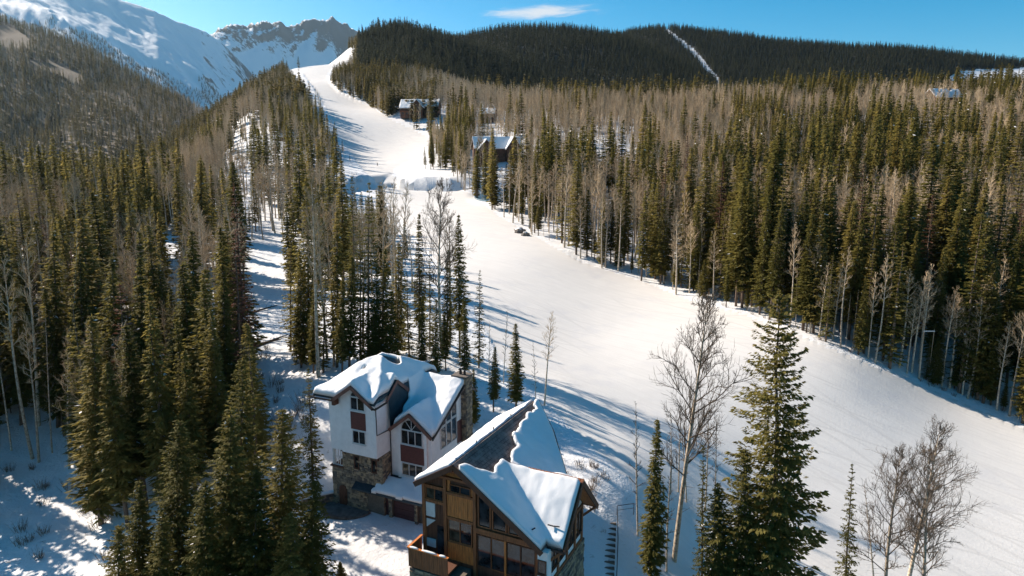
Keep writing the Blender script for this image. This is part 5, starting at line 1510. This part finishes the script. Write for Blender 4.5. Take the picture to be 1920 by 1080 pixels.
def brush(u, v, h, label, group, seed, n=26, mat='dry_brush'):
    x, y, z = ground_px(u, v); rg_ = random.Random(seed); mb = MB()
    for k in range(n):
        a_ = rg_.uniform(0, 6.28); r_ = rg_.uniform(0, .5) * h; l_ = h * rg_.uniform(.5, 1.1); le = rg_.uniform(.1, .6)
        p = Vector((r_ * math.cos(a_), r_ * math.sin(a_), -.1)); q = p + Vector((math.cos(a_) * le * l_, math.sin(a_) * le * l_, l_))
        mb.tube([p, p.lerp(q, .5) + Vector((0, 0, .06)), q], [.022, .016, .006], 3, cap=False)
        for j in range(3):
            b0 = p.lerp(q, rg_.uniform(.3, .9)); mb.tube([b0, b0 + Vector((rg_.uniform(-.3, .3), rg_.uniform(-.3, .3), rg_.uniform(.1, .4))) * h * .6], [.011, .004], 3, cap=False)
    o = mb.obj('shrub', mat); o.location = (x, y, z); tag(o, label, 'shrub', group)
rs = random.Random(99)
for k in range(16):
    brush(rs.uniform(10, 200), rs.uniform(880, 1060), rs.uniform(.7, 1.7), 'leafless brown shrub poking through the blue shaded snow', 'shrubs in the shaded snow', 500 + k)
for k in range(26):
    brush(rs.uniform(480, 590), rs.uniform(640, 860), rs.uniform(.8, 2.2), 'leafless brown shrub in the sunny lane below the grove', 'shrubs in the sunny lane', 530 + k)
for k in range(18):
    brush(rs.uniform(1050, 1140), rs.uniform(860, 960), rs.uniform(.5, 1.2), 'leafless shrub on the bank behind the chalet', 'shrubs on the bank', 570 + k, 14)
for k in range(22):
    brush(rs.uniform(430, 690), rs.uniform(290, 400), rs.uniform(1.5, 3.5), 'leafless shrub in the upper clearing below the road cutting', 'shrubs in the upper clearing', 600 + k, 20)
for k in range(14):
    u_ = rs.uniform(1350, 1900); brush(u_, np.interp(u_, [1290, 1400, 1520, 1640, 1760, 1860], [556, 586, 630, 682, 732, 772]), rs.uniform(.6, 1.4), 'leafless shrub along the forest edge of the ski run', 'shrubs along the run edge', 640 + k, 12)
def boulder(u, v, s, label, group, seed):
    x, y, z = ground_px(u, v); bm_ = MB(); rg_ = random.Random(seed); nu, nv = 9, 6; P_ = []
    for i in range(nv + 1):
        for j in range(nu):
            t_ = math.pi * i / nv; p_ = 2 * math.pi * j / nu; rr = s * rg_.uniform(.75, 1.15)
            P_.append((rr * math.sin(t_) * math.cos(p_) * 1.25, rr * math.sin(t_) * math.sin(p_), rr * .7 * math.cos(t_)))
    bm_.add(P_, [(i * nu + j, (i + 1) * nu + j, (i + 1) * nu + (j + 1) % nu, i * nu + (j + 1) % nu) for i in range(nv) for j in range(nu)])
    o = bm_.obj('boulder', 'rock'); o.location = (x, y, z + s * .2); tag(o, label, 'boulder', group)
    c_ = MB(); q_ = [(a * .8, b_ * .8, max(c, 0) * 1.15 + .05) for a, b_, c in P_[:nu * 4]]
    c_.add(q_, [(i * nu + j, (i + 1) * nu + j, (i + 1) * nu + (j + 1) % nu, i * nu + (j + 1) % nu) for i in range(3) for j in range(nu)]); c_.obj('snow_cap', 'snow_roof', o, True)
boulder(975, 437, 1.6, 'snow-dusted boulder at the forest edge of the ski run', 'boulders at the run edge', 1); boulder(985, 443, 1.2, 'snow-dusted boulder at the forest edge of the ski run', 'boulders at the run edge', 2)
for k, (u_, v_) in enumerate([(420, 395), (432, 410), (410, 408), (445, 300), (455, 315), (440, 285)]): boulder(u_, v_, 1.5, 'snow-capped boulder in the upper clearing', 'boulders in the upper clearing', 10 + k)
def frame_post():
    x, y, z = ground_px(1722, 712); e = empty('snow_making_frame', (x, y, z)); tag(e, 'pale metal H-shaped frame standing at the forest edge', 'frame')
    top = height_between(x, y, z, 1722, 606)
    for dx in (-.0, 1.7):
        q = MB(); q.tube([(dx, 0, -.5), (dx, 0, top * (1 if dx == 0 else .9))], [.05, .05], 8); q.obj('post', 'stone_tan', e)
    q = MB(); q.beam((-.1, 0, top * .86), (1.8, 0, top * .86), .16, .16); q.obj('crossbar', 'white_trim', e)
frame_post()

# ------------------------------------------------------------------ the air
m, nt, b = new_mat('air')
nt.nodes.remove(b)
pv_ = nd(nt, 'ShaderNodeVolumePrincipled')
pv_.inputs['Color'].default_value = (.62, .84, 1.0, 1)
pv_.inputs['Density'].default_value = 1.5e-5
pv_.inputs['Anisotropy'].default_value = .6
nt.links.new(pv_.outputs['Volume'], nt.nodes['Material Output'].inputs['Volume'])
zmin_ = float(GH.min()) - 5; zmax_ = float(GH.max()) + 60
mb = MB(); mb.box(-14500, 14500, -400, 12500, zmin_, zmax_)
hz = mb.obj('haze', m); tag(hz, 'thin bluish haze filling the valley air', 'haze', kind='stuff')
